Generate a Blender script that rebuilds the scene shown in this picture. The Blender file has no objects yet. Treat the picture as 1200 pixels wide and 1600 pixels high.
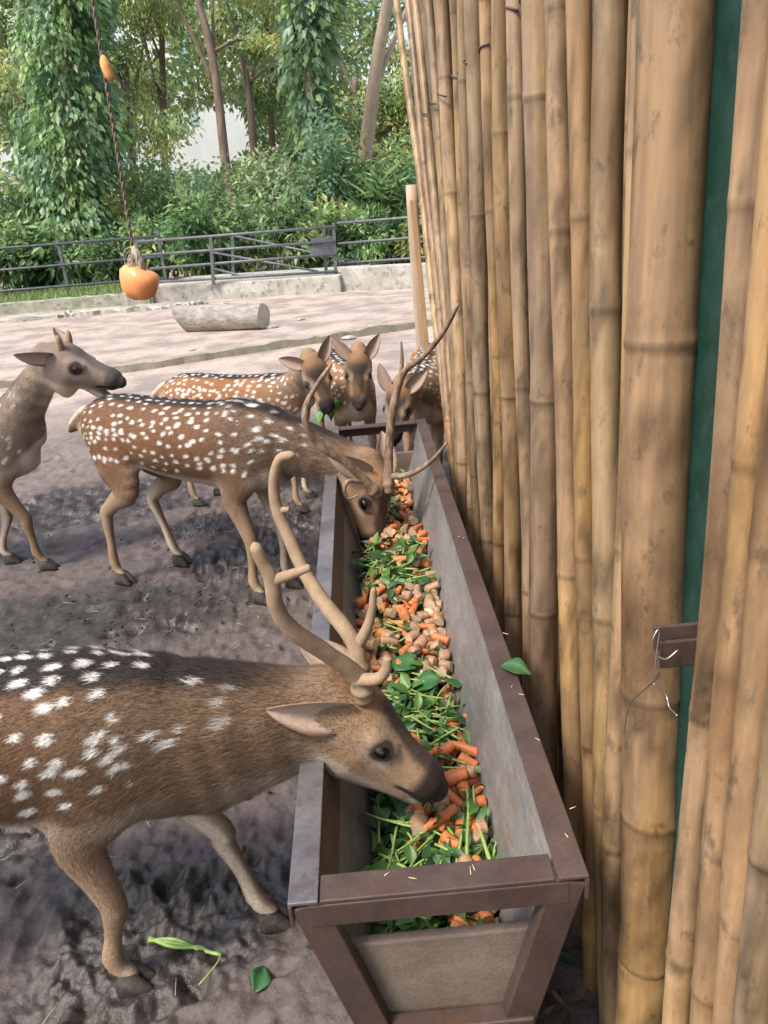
import bpy, math, random
import numpy as np
from math import radians as R, sin, cos, pi
from mathutils import Vector, Matrix
random.seed(7)
rng = np.random.default_rng(11)
sc = bpy.context.scene
COL = sc.collection
# ---------------------------------------------------------------- camera
CAM = np.array([0, 0, 1.6]); FPX = 1195.0
def nz(v):
    v = np.asarray(v, float); return v / np.linalg.norm(v)
_d = nz([255, 2950, 1195]); _a = nz([-55, -479, 1195]); _a = nz(_a - _d * (_a @ _d))
_s = np.array([1, -1, -1])
_A, _U = _a * _s, -_d * _s
CM = np.array([np.cross(_A, _U), _A, _U])
cd = bpy.data.cameras.new('camera'); cam = bpy.data.objects.new('camera', cd); COL.objects.link(cam)
cd.sensor_fit = 'VERTICAL'; cd.sensor_height = 32; cd.lens = 32 * FPX / 1600
cd.clip_start = .05; cd.clip_end = 2000
mw = Matrix([list(CM[i]) + [CAM[i]] for i in range(3)] + [[0, 0, 0, 1]])
cam.matrix_world = mw
sc.camera = cam
def ray(u, v): return CM @ np.array([(u - 600) / FPX, -(v - 800) / FPX, -1.])
def at(u, v, y):            # a point of the place at distance y up the yard
    w = ray(u, v); return w * (y / w[1]) + CAM
def atz(u, v, z):
    w = ray(u, v); return w * ((z - CAM[2]) / w[2]) + CAM
def atx(u, v, x):
    w = ray(u, v); return w * (x / w[0]) + CAM
# ---------------------------------------------------------------- sky, sun, exposure
SUN_EL, SUN_AZ = 57, 218      # azimuth: direction the light comes from, degrees counter-clockwise from +X
wd = bpy.data.worlds.new('World'); sc.world = wd; wd.use_nodes = True
nt = wd.node_tree; bg = nt.nodes['Background']
sk = nt.nodes.new('ShaderNodeTexSky'); sk.sky_type = 'NISHITA'; sk.sun_disc = False
sk.sun_elevation = R(SUN_EL); sk.sun_rotation = R(90 - SUN_AZ)
sk.air_density = 1.4; sk.dust_density = 3.0; sk.ozone_density = .6
nt.links.new(sk.outputs[0], bg.inputs[0]); bg.inputs[1].default_value = .15
sl = bpy.data.lights.new('sun', 'SUN'); sl.energy = 2.5; sl.angle = R(13); sl.color = (1, .95, .87)
so = bpy.data.objects.new('sun', sl); COL.objects.link(so)
ldir = Vector((cos(R(SUN_EL)) * cos(R(SUN_AZ)), cos(R(SUN_EL)) * sin(R(SUN_AZ)), sin(R(SUN_EL))))
so.rotation_euler = ldir.to_track_quat('Z', 'Y').to_euler(); so.location = (-6, -3, 9)
vs = sc.view_settings; vs.view_transform = 'Standard'; vs.look = 'None'; vs.gamma = 1; vs.exposure = 1.0
sc.render.engine = 'CYCLES'
# ---------------------------------------------------------------- helpers
def mesh_obj(name, V, F, mat, parent=None, smooth=True, col=None, normals=None):
    me = bpy.data.meshes.new(name)
    V = np.asarray(V, np.float32)
    if isinstance(F, np.ndarray):
        n, k = F.shape
        me.vertices.add(len(V)); me.vertices.foreach_set('co', V.ravel())
        me.loops.add(n * k); me.loops.foreach_set('vertex_index', F.astype(np.int32).ravel())
        me.polygons.add(n); me.polygons.foreach_set('loop_start', np.arange(0, n * k, k, dtype=np.int32))
        me.update(calc_edges=True)
    else:
        me.from_pydata([tuple(map(float, v)) for v in V], [], F)
    if smooth: me.polygons.foreach_set('use_smooth', np.ones(len(me.polygons), bool))
    if col is not None:
        c = np.ones((len(V), 4), np.float32); c[:, :3] = col
        a = me.color_attributes.new('Col', 'FLOAT_COLOR', 'POINT'); a.data.foreach_set('color', c.ravel())
    if normals is not None:
        a = me.attributes.new('custom_normal', 'FLOAT_VECTOR', 'POINT'); a.data.foreach_set('vector', np.asarray(normals, np.float32).ravel())
    for m in (mat if isinstance(mat, (list, tuple)) else [mat]): me.materials.append(m)
    o = bpy.data.objects.new(name, me); COL.objects.link(o)
    if parent: o.parent = parent
    return o
def tag(o, label=None, cat=None, group=None, kind=None):
    if label: o['label'] = label
    if cat: o['category'] = cat
    if group: o['group'] = group
    if kind: o['kind'] = kind
    return o
def empty(name, loc=(0, 0, 0), rz=0):
    o = bpy.data.objects.new(name, None); COL.objects.link(o); o.location = [float(q) for q in loc]; o.rotation_euler = (0, 0, rz)
    o.empty_display_size = .1; return o
def catmull(P, n):
    P = np.asarray(P, float); Q = np.vstack([2 * P[0] - P[1], P, 2 * P[-1] - P[-2]])
    t = np.linspace(0, len(P) - 1 - 1e-9, n); i = t.astype(int); u = (t - i)[:, None]
    a, b, c, d = Q[i], Q[i + 1], Q[i + 2], Q[i + 3]
    return .5 * (2 * b + (c - a) * u + (2 * a - 5 * b + 4 * c - d) * u ** 2 + (3 * b - a - 3 * c + d) * u ** 3)
def tube(P, r, k=8, cap=True, squash=1.0):
    P = np.asarray(P, float); n = len(P); r = np.broadcast_to(np.asarray(r, float), (n,))
    T = np.gradient(P, axis=0); T /= np.linalg.norm(T, axis=1)[:, None] + 1e-12
    s = np.cross(T[0], [0, 0, 1.]) if abs(T[0][2]) < .9 else np.cross(T[0], [1., 0, 0])
    V = []; s = nz(s)
    for i in range(n):
        s = nz(s - T[i] * (s @ T[i])); b = np.cross(T[i], s)
        for j in range(k):
            a = 2 * pi * j / k; V.append(P[i] + r[i] * (cos(a) * s + squash * sin(a) * b))
    F = [(i * k + j, i * k + (j + 1) % k, (i + 1) * k + (j + 1) % k, (i + 1) * k + j) for i in range(n - 1) for j in range(k)]
    if cap: F += [tuple(range(k))[::-1], tuple((n - 1) * k + j for j in range(k))]
    return np.array(V), F
def join(parts):
    V = []; F = []; n = 0
    for v, f in parts:
        V.append(np.asarray(v, float)); F += [tuple(int(i) + n for i in q) for q in f]; n += len(v)
    return np.vstack(V), F
BOXF = [(0, 3, 2, 1), (4, 5, 6, 7), (0, 1, 5, 4), (1, 2, 6, 5), (2, 3, 7, 6), (3, 0, 4, 7)]
def hexa(p): return np.array(p, float), list(BOXF)
def box(x0, x1, y0, y1, z0, z1):
    return hexa([(x0, y0, z0), (x1, y0, z0), (x1, y1, z0), (x0, y1, z0), (x0, y0, z1), (x1, y0, z1), (x1, y1, z1), (x0, y1, z1)])
def bar(A, B, w, h, up=(0, 0, 1)):
    A = np.asarray(A, float); B = np.asarray(B, float); t = nz(B - A); s = nz(np.cross(t, up)); u = np.cross(s, t)
    s = s * w / 2; u = u * h / 2
    return hexa([A - s - u, A + s - u, B + s - u, B - s - u, A - s + u, A + s + u, B + s + u, B - s + u])
def bevel(o, w=.003, seg=2):
    m = o.modifiers.new('bevel', 'BEVEL'); m.width = w; m.segments = seg; m.limit_method = 'ANGLE'; return o
class Noise:
    def __init__(s, seed): s.g = np.random.default_rng(seed).random((64, 64, 64)).astype(np.float32)
    def __call__(s, p):
        p = np.asarray(p, float); i = np.floor(p).astype(int); f = p - i; f = f * f * (3 - 2 * f); r = 0
        for a in (0, 1):
            for b in (0, 1):
                for c in (0, 1):
                    w = (f[..., 0] if a else 1 - f[..., 0]) * (f[..., 1] if b else 1 - f[..., 1]) * (f[..., 2] if c else 1 - f[..., 2])
                    r = r + w * s.g[(i[..., 0] + a) % 64, (i[..., 1] + b) % 64, (i[..., 2] + c) % 64]
        return r * 2 - 1
    def fbm(s, p, o=4):
        r = 0; a = 1; p = np.asarray(p, float)
        for k in range(o): r = r + a * s(p * 2 ** k + 7.3 * k); a *= .5
        return r
N1 = Noise(3)
def ss(a, b, x):
    t = np.clip((np.asarray(x, float) - a) / (b - a), 0, 1); return t * t * (3 - 2 * t)
def mix(a, b, t): return np.asarray(a) * (1 - t[..., None]) + np.asarray(b) * t[..., None]
# ---------------------------------------------------------------- materials
class Mat:
    def __init__(s, name):
        s.m = bpy.data.materials.new(name); s.m.use_nodes = True; s.t = s.m.node_tree
        s.b = s.t.nodes['Principled BSDF']; s.out = s.t.nodes['Material Output']
    def n(s, typ, **k):
        o = s.t.nodes.new('ShaderNode' + typ)
        for a, v in k.items():
            if a.startswith('i_'):
                key = a[2:]; key = int(key) if key.isdigit() else key
                o.inputs[key].default_value = v
            else: setattr(o, a, v)
        return o
    def l(s, a, b): s.t.links.new(a, b)
    def set(s, **k):
        for a, v in k.items(): s.b.inputs[a.replace('_', ' ')].default_value = v
        return s
    def coords(s, kind='Object', scale=(1, 1, 1)):
        c = s.n('TexCoord'); mp = s.n('Mapping'); mp.inputs['Scale'].default_value = scale; s.l(c.outputs[kind], mp.inputs[0]); return mp.outputs[0]
    def noise(s, vec, scale, detail=5, rough=.6, dist=0):
        o = s.n('TexNoise'); o.inputs['Scale'].default_value = scale; o.inputs['Detail'].default_value = detail
        o.inputs['Roughness'].default_value = rough; o.inputs['Distortion'].default_value = dist; s.l(vec, o.inputs[0]); return o.outputs[0]
    def ramp(s, fac, stops):
        o = s.n('ValToRGB'); e = o.color_ramp.elements
        while len(e) < len(stops): e.new(.5)
        for q, (p, c) in zip(e, stops):
            q.position = p; q.color = tuple(c) + (1,) if len(c) == 3 else c
        s.l(fac, o.inputs[0]); return o.outputs[0]
    def mixc(s, fac, a, b, typ='MIX'):
        o = s.n('MixRGB', blend_type=typ)
        for i, q in enumerate((fac, a, b)):
            if hasattr(q, 'default_value') or hasattr(q, 'is_linked'): s.l(q, o.inputs[i])
            else: o.inputs[i].default_value = q if i == 0 else (tuple(q) + (1,))
        return o.outputs[0]
    def bump(s, h, strength=.3, dist=.01):
        o = s.n('Bump'); o.inputs['Strength'].default_value = strength; o.inputs['Distance'].default_value = dist
        s.l(h, o.inputs['Height']); s.l(o.outputs[0], s.b.inputs['Normal']); return o
    def base(s, c): s.l(c, s.b.inputs['Base Color']); return s
    def rough(s, c): s.l(c, s.b.inputs['Roughness']); return s
def g(v): return (v, v, v)
def m_noisy(name, c1, c2, scale=8, rough=.7, bump=.3, bd=.004, metal=0, spec=.4, c3=None, stretch=(1, 1, 1), fine=60):
    M = Mat(name); v = M.coords('Object', stretch); a = M.noise(v, scale); b = M.noise(v, fine, 4)
    c = M.ramp(a, [(.3, c1), (.7, c2)])
    if c3: c = M.mixc(M.ramp(M.noise(v, scale * 2.3, 6, .7), [(.52, g(0)), (.68, g(1))]), c, c3)
    c = M.mixc(.35, c, M.ramp(b, [(.3, g(.35)), (.7, g(1.0))]), 'MULTIPLY')
    M.base(c); M.set(Roughness=rough, Metallic=metal); M.b.inputs['Specular IOR Level'].default_value = spec
    M.bump(M.mixc(.5, a, b), bump, bd); return M.m
# coat: colour by body region, strand-fine variation
def m_coat(name, streak=True):
    M = Mat(name); at_ = M.n('Attribute', attribute_name='Col'); v = M.coords('Object', (1, 1, 1))
    nn = M.noise(v, 120, 3); c = M.mixc(.5, at_.outputs['Color'], M.ramp(nn, [(.3, g(.55)), (.7, g(1.15))]), 'MULTIPLY')
    M.base(c); M.set(Roughness=.66); M.b.inputs['Specular IOR Level'].default_value = .2
    M.b.inputs['Sheen Weight'].default_value = .04; M.b.inputs['Sheen Roughness'].default_value = .5
    if streak: M.bump(M.noise(v, 260, 3), .35, .003)
    return M.m
COAT = m_coat('coat'); FUR = m_coat('fur_strands', False)
EYE = Mat('eye').set(Base_Color=(.006, .004, .003, 1), Roughness=.06).m
HOOF = m_noisy('hoof', (.018, .015, .013), (.06, .048, .04), 40, .85, .6, .004, c3=(.09, .07, .06))
VELVET = m_noisy('velvet_antler', (.25, .165, .10), (.37, .26, .165), 30, .85, .6, .002, fine=300)
HORN = m_noisy('hard_antler', (.10, .058, .036), (.30, .195, .125), 22, .6, 1, .006, stretch=(1, 1, .35), fine=140, c3=(.42, .32, .23))
# ================================================================= GROUND
def build_ground():
    def axis(a, b, h, lo, hi, gr=1.16):
        c = list(np.arange(a, b + h / 2, h)); s = h; q = c[-1]
        while q < hi: s *= gr; q += s; c.append(q)
        s = h; q = c[0]; pre = []
        while q > lo: s *= gr; q -= s; pre.append(q)
        return np.array(pre[::-1] + c)
    xs = axis(-2.7, .6, .017, -260, 260); ys1 = axis(.75, 6.2, .019, -120, 6.2)
    def refine(c, a, b): return np.sort(np.concatenate([c] + [(c[:-1] + (c[1:] - c[:-1]) * k)[(c[:-1] > a) & (c[1:] < b)] for k in (1 / 3, 2 / 3)]))
    xs = refine(xs, -1.1, -.1); ys1 = refine(ys1, 1.0, 1.85)
    s = .019; q = ys1[-1]; ext = []
    while q < 400: s = min(s * 1.06, .16) if q < 19 else s * 1.2; q += s; ext.append(q)
    ys = np.concatenate([ys1, ext])
    X, Y = np.meshgrid(xs, ys); p = np.stack([X, Y, X * 0], -1)
    near = ss(24, 14, Y) * ss(-14, -8, X) * ss(9, 6, X)
    z = .022 * N1.fbm(p * .7, 3) * near * (.25 + .75 * ss(8, 5.5, Y)) + .006 * N1.fbm(p * 9, 4) * near * (.35 + .65 * ss(8, 5.5, Y))
    def patch(cx, cy, rx, ry, soft=.35):
        d = np.hypot((X - cx) / rx, (Y - cy) / ry) + .45 * N1.fbm(p * 5 + 3, 3) * .6; return ss(1 + soft, 1 - soft, d)
    ch = np.zeros_like(X)
    for a in ((-.60, 1.36, .30, .27), (-1.75, 4.55, .62, .42), (-.93, 4.02, .28, .16), (-.55, 3.95, .3, .3), (-.75, 3.5, .3, .2), (-1.25, 1.75, .25, .2)): ch = np.maximum(ch, patch(*a))
    cl = N1.fbm(p * 22, 3); rid = 1 - np.abs(N1.fbm(p * 13 + 9, 3)) * 1.6
    z += ch * (-.018 + .020 * cl + .020 * np.sqrt(np.abs(N1.fbm(p * 16 + 9, 2)) + .01) + .009 * N1.fbm(p * 48, 3))
    z += .007 * N1.fbm(p * 30 + 5, 3) * near * ss(8, 5, Y)
    pk = np.clip(N1(p * 17 + 40) - .42, 0, 1) * ss(6.5, 5, Y) * near
    z -= .05 * pk
    r2 = np.random.default_rng(5)
    pts = [(-.52, 1.52), (-.74, 1.18), (-.50, 1.22), (-.80, 1.42), (-.38, 1.48), (-.62, 1.5)] + [(r2.uniform(-2.4, .0), r2.uniform(1.9, 6)) for _ in range(90)]
    for cx, cy in pts:
        a = r2.uniform(0, 6.3); dx, dy = X - cx, Y - cy; u = dx * cos(a) + dy * sin(a); w = -dx * sin(a) + dy * cos(a)
        m = np.exp(-((u / .045) ** 2 + (w / .027) ** 2)); rim = np.exp(-((np.hypot(u / 1.5, w) - .045) / .013) ** 2)
        z += -.024 * m + .006 * rim
    for hx_, hy_ in ((-.64, 1.235), (-.335, 1.365), (-.536, 3.03), (-.405, 3.16), (-1.244, 3.36), (-.998, 3.52), (-1.70, 3.60), (-1.93, 3.72), (-1.06, 4.34), (-.96, 4.50), (-.42, 4.08), (-.38, 4.28)):
        m = np.exp(-(np.hypot(X - hx_ + .0, Y - hy_) / .055) ** 2); z = z * (1 - m) + .004 * m
    z -= .16 * ss(.17, .27, X) * ss(.85, .7, X) * ss(-.3, .2, Y) * ss(4.3, 3.9, Y)
    wet = np.maximum(ch * .9, patch(-1.25, 3.02, .62, .34, .5)); wet = np.maximum(wet, patch(-1.9, 3.1, .4, .2, .5) * .8)
    wet = np.clip(wet + .35 * pk, 0, 1)
    damp_shade = ss(8.5, 4.5, Y + .8 * N1.fbm(p * .8, 3))  # near soil darker: damp mud, with the foreground shade painted in
    col = np.stack([wet, damp_shade, ch], -1).reshape(-1, 3)
    ny, nx = X.shape; i = np.arange(ny * nx).reshape(ny, nx)
    F = np.stack([i[:-1, :-1], i[:-1, 1:], i[1:, 1:], i[1:, :-1]], -1).reshape(-1, 4)
    V = np.stack([X, Y, z], -1).reshape(-1, 3)
    M = Mat('yard_soil'); v = M.coords('Object'); a = M.n('Attribute', attribute_name='Col'); sp = M.n('SeparateColor'); M.l(a.outputs['Color'], sp.inputs[0])
    big = M.noise(v, 1.6, 6, .6); mid = M.noise(v, 14, 6, .7); fin = M.noise(v, 90, 4, .7)
    dry = M.ramp(mid, [(.3, (.35, .265, .21)), (.5, (.43, .34, .28)), (.75, (.50, .415, .355))])
    mud = M.ramp(mid, [(.28, (.050, .036, .031)), (.5, (.092, .068, .060)), (.75, (.130, .100, .091))])  # wet mud, lowered further to carry the shade over the near yard
    c = M.mixc(sp.outputs[1], dry, mud)
    c = M.mixc(M.ramp(big, [(.42, g(0)), (.6, g(.55))]), c, (.112, .084, .075))
    c = M.mixc(sp.outputs[0], c, M.ramp(mid, [(.3, (.022, .017, .014)), (.7, (.07, .056, .048))]))
    c = M.mixc(.4, c, M.ramp(fin, [(.32, g(.4)), (.66, g(1.15))]), 'MULTIPLY')
    litter = M.n('TexVoronoi'); litter.inputs['Scale'].default_value = 9; M.l(M.coords('Object', (1, 1.9, 1)), litter.inputs[0])
    lf = M.ramp(litter.outputs['Distance'], [(.05, g(.8)), (.10, g(0))])
    dk = M.mixc(1, lf, M.ramp(sp.outputs[1], [(.2, g(1)), (.6, g(0))]), 'MULTIPLY')
    c = M.mixc(dk, c, (.16, .10, .065))
    M.base(c)
    rr = M.mixc(sp.outputs[0], M.ramp(big, [(.35, g(.62)), (.65, g(.82))]), M.ramp(mid, [(.35, g(.10)), (.65, g(.36))])); M.rough(rr)
    rough_h = M.noise(v, 34, 8, .68); hsum = M.mixc(.5, mid, rough_h)
    hf = M.mixc(1, hsum, M.ramp(sp.outputs[1], [(0, g(.06)), (1, g(1))]), 'MULTIPLY')
    M.bump(hf, .9, .014)
    return tag(mesh_obj('ground', V, F, M.m, col=col), kind='structure')
ground = build_ground()
# ================================================================= TROUGH
RUST = m_noisy('rusty_painted_steel', (.050, .031, .026), (.105, .068, .056), 9, .5, .35, .003, .15, .5, c3=(.088, .045, .030), fine=120)
STEEL = m_noisy('worn_grey_steel', (.13, .12, .125), (.24, .22, .22), 7, .38, .25, .002, .4, .5, c3=(.12, .085, .07), fine=90)
SHEET = m_noisy('scuffed_grey_sheet', (.13, .12, .115), (.26, .24, .23), 5, .5, .4, .003, 0, .45, c3=(.20, .16, .13), stretch=(1, .5, 1), fine=80)
BRN = m_noisy('brown_stained_board', (.085, .055, .04), (.16, .105, .075), 10, .65, .4, .003, 0, .35, stretch=(1, .3, 1), fine=110)
def scuff(mat):
    M = Mat.__new__(Mat); M.m = mat; M.t = mat.node_tree; M.b = M.t.nodes['Principled BSDF']; M.out = M.t.nodes['Material Output']
    old = M.b.inputs['Base Color'].links[0].from_socket; a = M.noise(M.coords('Object', (9, .9, 9)), 14, 3, .5, 1.5); b = M.noise(M.coords('Object', (1, 1, 1)), 3.2, 6, .7)
    c = M.mixc(M.ramp(a, [(.60, g(0)), (.66, g(.26))]), old, (.42, .40, .38)); c = M.mixc(M.ramp(b, [(.5, g(0)), (.7, g(.7))]), c, (.11, .085, .068)); M.base(c)
scuff(SHEET)
CEM = m_noisy('cement_panel', (.12, .088, .066), (.21, .162, .126), 9, .8, .6, .004, 0, .3, fine=150)
TX, TY0, TY1, TZ = .0435, .885, 3.66, .60
def trough():
    t = empty('feeding_trough', (TX, (TY0 + TY1) / 2, 0)); tag(t, 'long V-shaped metal feeding trough full of carrots beside the bamboo wall', 'feeding trough')
    oy = (TY0 + TY1) / 2
    def add(name, shapes, mat, bw=.003):
        v, f = join(shapes); v = v - np.array([TX, oy, 0]); return bevel(mesh_obj(name, v, f, mat, t, smooth=False), bw)
    hw = .2375
    for s, m in ((-1, STEEL), (1, BRN)):
        X = lambda h: TX + s * h
        # top flange, then the lip that hangs inside it
        a, b = sorted((X(hw), X(hw - .048)))
        add('rim', [box(a, b, TY0, TY1, TZ - .007, TZ)], m if s < 0 else RUST, .002)
        a0, a1 = X(hw - .046), X(hw - .038)
        sh = []
        for (h0, z0, h1, z1, th) in ((hw - .042, TZ - .008, hw - .068, TZ - .115, .006),):
            sh.append(hexa([(X(h1 + th), TY0 + .03, z1), (X(h1), TY0 + .03, z1), (X(h1), TY1 - .03, z1), (X(h1 + th), TY1 - .03, z1),
                            (X(h0 + th), TY0 + .03, z0), (X(h0), TY0 + .03, z0), (X(h0), TY1 - .03, z0), (X(h0 + th), TY1 - .03, z0)]))
        add('inner_lip', sh, BRN if s < 0 else SHEET, .001)
        h0, z0, h1, z1, th = hw - .060, TZ - .105, .075, .17, .008
        add('side_panel', [hexa([(X(h1 + th), TY0 + .05, z1), (X(h1), TY0 + .05, z1), (X(h1), TY1 - .05, z1), (X(h1 + th), TY1 - .05, z1),
                                 (X(h0 + th), TY0 + .05, z0), (X(h0), TY0 + .05, z0), (X(h0), TY1 - .05, z0), (X(h0 + th), TY1 - .05, z0)])], SHEET, .001)
        # outer flange of the angle iron
        add('outer_flange', [box(*sorted((X(hw + .0005), X(hw - .006))), TY0, TY1, TZ - .05, TZ - .0075)], RUST, .001)
    add('floor_plate', [box(TX - .08, TX + .08, TY0 + .05, TY1 - .05, .155, .17)], SHEET)
    for (y0, y1, fr) in ((TY0, TY0 + .055, 1), (TY1 - .055, TY1, -1)):
        yo = y0 if fr > 0 else y1
        add('end_bar', [box(TX - hw + .05, TX + hw - .052, y0 + .003, y1, TZ - .012, TZ - .004),
                        box(TX - hw + .03, TX + hw - .03, *sorted((yo + fr * .002, yo + fr * .009)), TZ - .058, TZ - .0125)], RUST, .002)
        for s in (-1, 1):
            A = np.array([TX + s * (hw - .03), yo + fr * .018, TZ - .012]); B = np.array([TX + s * .105, yo + fr * .018, .20])
            add('end_leg', [bar(A, B, .056, .03, (0, 1, 0)), bar(B + [0, 0, .02], (B[0], B[1], -.03), .05, .03, (0, 1, 0))], RUST, .003)
        add('end_panel', [hexa([(TX - .105, yo + fr * .036, .17), (TX + .105, yo + fr * .036, .17), (TX + .105, yo + fr * .056, .17), (TX - .105, yo + fr * .056, .17),
                                (TX - .172, yo + fr * .036, .452), (TX + .172, yo + fr * .036, .452), (TX + .172, yo + fr * .056, .452), (TX - .172, yo + fr * .056, .452)])], CEM, .004)
        add('lower_bar', [box(TX - .15, TX + .15, *sorted((yo - fr * .004, yo + fr * .0325)), .235, .285)], RUST, .004)
    # little straw bits on the steel
    return t
trough()
# ================================================================= BAMBOO WALL
def m_bamboo():
    M = Mat('bamboo'); v = M.coords('Object'); a = M.n('Attribute', attribute_name='Col'); oi = M.n('ObjectInfo')
    vs_ = M.coords('Object', (1, 1, .06)); st = M.noise(vs_, 60, 4, .6); bl = M.noise(M.coords('Object', (1, 1, .45)), 9, 7, .7); sp = M.noise(M.coords('Object', (1, 1, .5)), 26, 4, .75)
    hue = M.ramp(oi.outputs['Random'], [(0, (.35, .220, .120)), (.25, (.41, .280, .165)), (.45, (.31, .185, .098)), (.6, (.38, .270, .168)), (.8, (.26, .180, .118)), (1, (.40, .270, .140))])
    c = M.mixc(.55, hue, M.ramp(st, [(.3, g(.45)), (.7, g(1.2))]), 'MULTIPLY')
    c = M.mixc(M.ramp(bl, [(.46, g(0)), (.66, g(.8))]), c, (.15, .095, .055))
    c = M.mixc(M.ramp(bl, [(.25, g(.5)), (.42, g(0))]), c, (.42, .285, .13))
    c = M.mixc(M.ramp(sp, [(.58, g(0)), (.70, g(.8))]), c, (.10, .07, .048))
    c = M.mixc(1, c, a.outputs['Color'], 'MULTIPLY')
    M.base(c); M.set(Roughness=.46); M.b.inputs['Specular IOR Level'].default_value = .4
    M.bump(M.mixc(.4, st, sp), .35, .003); return M.m
BAM = m_bamboo()
GREEN = m_noisy('green_steel_paint', (.006, .034, .026), (.014, .062, .046), 14, .45, .3, .002, .1, .5, c3=(.03, .06, .05), fine=110)
WIRE = Mat('steel_wire').set(Base_Color=(.45, .42, .38, 1), Metallic=.9, Roughness=.35).m
GAP_SHADE = m_noisy('gap_shade_dark', (.012, .014, .012), (.03, .03, .026), 30, .9, .2)  # near-black colour standing for the shade between the bamboo poles
TIE = m_noisy('wire_tie', (.05, .035, .028), (.10, .07, .05), 40, .6, .2)
XW = .38
def bamboo_wall():
    w = empty('bamboo_wall', (XW + .05, 2.2, 0)); tag(w, 'tall wall of upright bamboo poles running along the feeding trough', 'wall')
    org = np.array([XW + .05, 2.2, 0])
    def pole(A, B, r, seed, name='bamboo_pole', z1=3.1, nodes=None, dark=False):
        rr = np.random.default_rng(seed); A = np.asarray(A); B = np.asarray(B)
        def pt(z): k = (z - A[2]) / (B[2] - A[2]); return A + (B - A) * k
        zn = nodes if nodes is not None else []
        if nodes is None:
            q = rr.uniform(.05, .6)
            while q < z1: zn.append(q); q += rr.uniform(.36, .78)
        zs = set(np.round(np.linspace(-.22, z1, 84), 4))
        for q in zn:
            for d in (-.035, -.014, -.006, 0, .006, .014, .03): zs.add(round(q + d, 4))
        zs = np.array(sorted(z for z in zs if -.23 <= z <= z1 + .001)); zn = np.array(zn)
        dn = np.abs(zs[:, None] - zn[None]).min(1); sg = (zs[:, None] - zn[None])[np.arange(len(zs)), np.abs(zs[:, None] - zn[None]).argmin(1)]
        rad = r * (1 - .03 * zs) * (1 + .045 * np.exp(-(dn / .009) ** 2) + .025 * np.exp(-(dn / .035) ** 2) - .03 * np.exp(-((sg + .012) / .004) ** 2))
        ph = rr.uniform(0, 6, 4); wob = np.stack([.006 * np.sin(zs * 2.1 + ph[0]) + .003 * np.sin(zs * 5 + ph[1]), .008 * np.sin(zs * 1.7 + ph[2]), zs * 0], 1)
        P = np.array([pt(z) for z in zs]) + wob - org
        V, F = tube(P, rad, 14); k = 14
        c = np.ones(len(zs)); c -= .55 * np.exp(-((sg + .003) / .003) ** 2); c -= .12 * np.exp(-((sg - .012) / .02) ** 2); c += .1 * np.exp(-((sg + .05) / .03) ** 2)
        # old splash marks and greying, each internode its own tone
        idx = np.searchsorted(zn, zs); tone = rr.uniform(.84, 1.08, 40)[idx]
        tint = np.stack([c * tone, c * tone * rr.uniform(.96, 1.02), c * tone * rr.uniform(.9, 1.06)], 1)
        cv = np.repeat(tint, k, 0); q = V + rr.uniform(0, 30, 3)
        st = ss(.12, .62, N1.fbm(q * np.array([16, 16, 3.2]), 4)); sm = ss(.30, .62, N1.fbm(q * np.array([40, 40, 11]), 3)); gd = ss(.1, .7, N1.fbm(q * np.array([9, 9, 1.1]) + 11, 3))
        cv = cv * (1 - st[:, None] * np.array([.30, .35, .40])) * (1 - .42 * sm[:, None]) * (1 + gd[:, None] * np.array([.10, .06, -.18]))
        if dark: cv = cv * np.array([.80, .74, .60])
        return mesh_obj(name, V, F, BAM, w, col=np.clip(cv, 0, 1.3))
    low = [674, 680, 689, 697, 703, 720, 728, 739, 761, 778, 802, 821, 865, 895, 928, 967, 985, 1108, 1142, 1192, 1260]
    top = [615, 632, 643, 660, 675, 702, 713, 721, 748, 769, 790, 815, 857, 890, 927, 978, 998, 1147, 1180, 1226, 1300]
    wid = [11, 11, 10, 10, 20, 12, 13, 24, 19, 27, 22, 44, 33, 33, 42, 26, 92, 44, 56, 60, 60]
    rows = []
    for i, (a, b, wpx) in enumerate(zip(low, top, wid)):
        if i < 16 or i > 16:
            A = atx(a, 500, XW); B = atx(b, 0, XW)
            if i > 16: A = atx((1058, 1090, 1128, 1174)[i - 17], 1400, XW)
        else: A = atx(a, 500, XW - .02); B = atx(b, 0, XW - .02)
        mid_ = A + (B - A) * ((1.4 - A[2]) / (B[2] - A[2])); r = wpx * 1.12 * np.linalg.norm(mid_ - CAM) / FPX / 2
        r = max(r, .021)
        ph = math.atan2(mid_[0], mid_[1]); nv = np.array([cos(ph), -sin(ph), 0]) * r
        nodes = {16: [.02, .31, .62, .86, 1.40, 1.95, 2.5], 14: None}.get(i)
        pole(A + nv, B + nv, r, 100 + i, nodes=nodes, dark=(i == 16)); rows.append((A[1], B[1], r))
    for i, y in enumerate((.53, .44, .35, .26, .17, .08, -.02)):    # the wall goes on past the trough
        pole((XW + .035, y, .4), (XW + .035, y - .02, 2.4), .03 + .008 * ((i * 7) % 3) / 2, 300 + i)
    # a second row behind, closing the gaps
    y = .1; i = 0
    while y < 3.95:
        ln = ss(1.8, 4, np.array(y)) * 1.25
        if not .70 < y < .98: pole((XW + .13, y, 0), (XW + .13, y + float(ln), 2.72), random.uniform(.026, .036), 400 + i)
        y += .085; i += 1
    # green steel post between the poles, with a strip of binding beside it
    A = atx(1092, 500, XW + .012); B = atx(1128, 0, XW + .012); C = atx(1040, 1300, XW + .012); A[1] = B[1] = .845
    yg = atx(1079, 500, XW + .055)[1]; v, f = box(XW + .055, XW + .10, yg - .12, yg, -.2, 3.1); bevel(mesh_obj('green_post', v - org, f, GREEN, w, smooth=False), .004)
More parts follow.
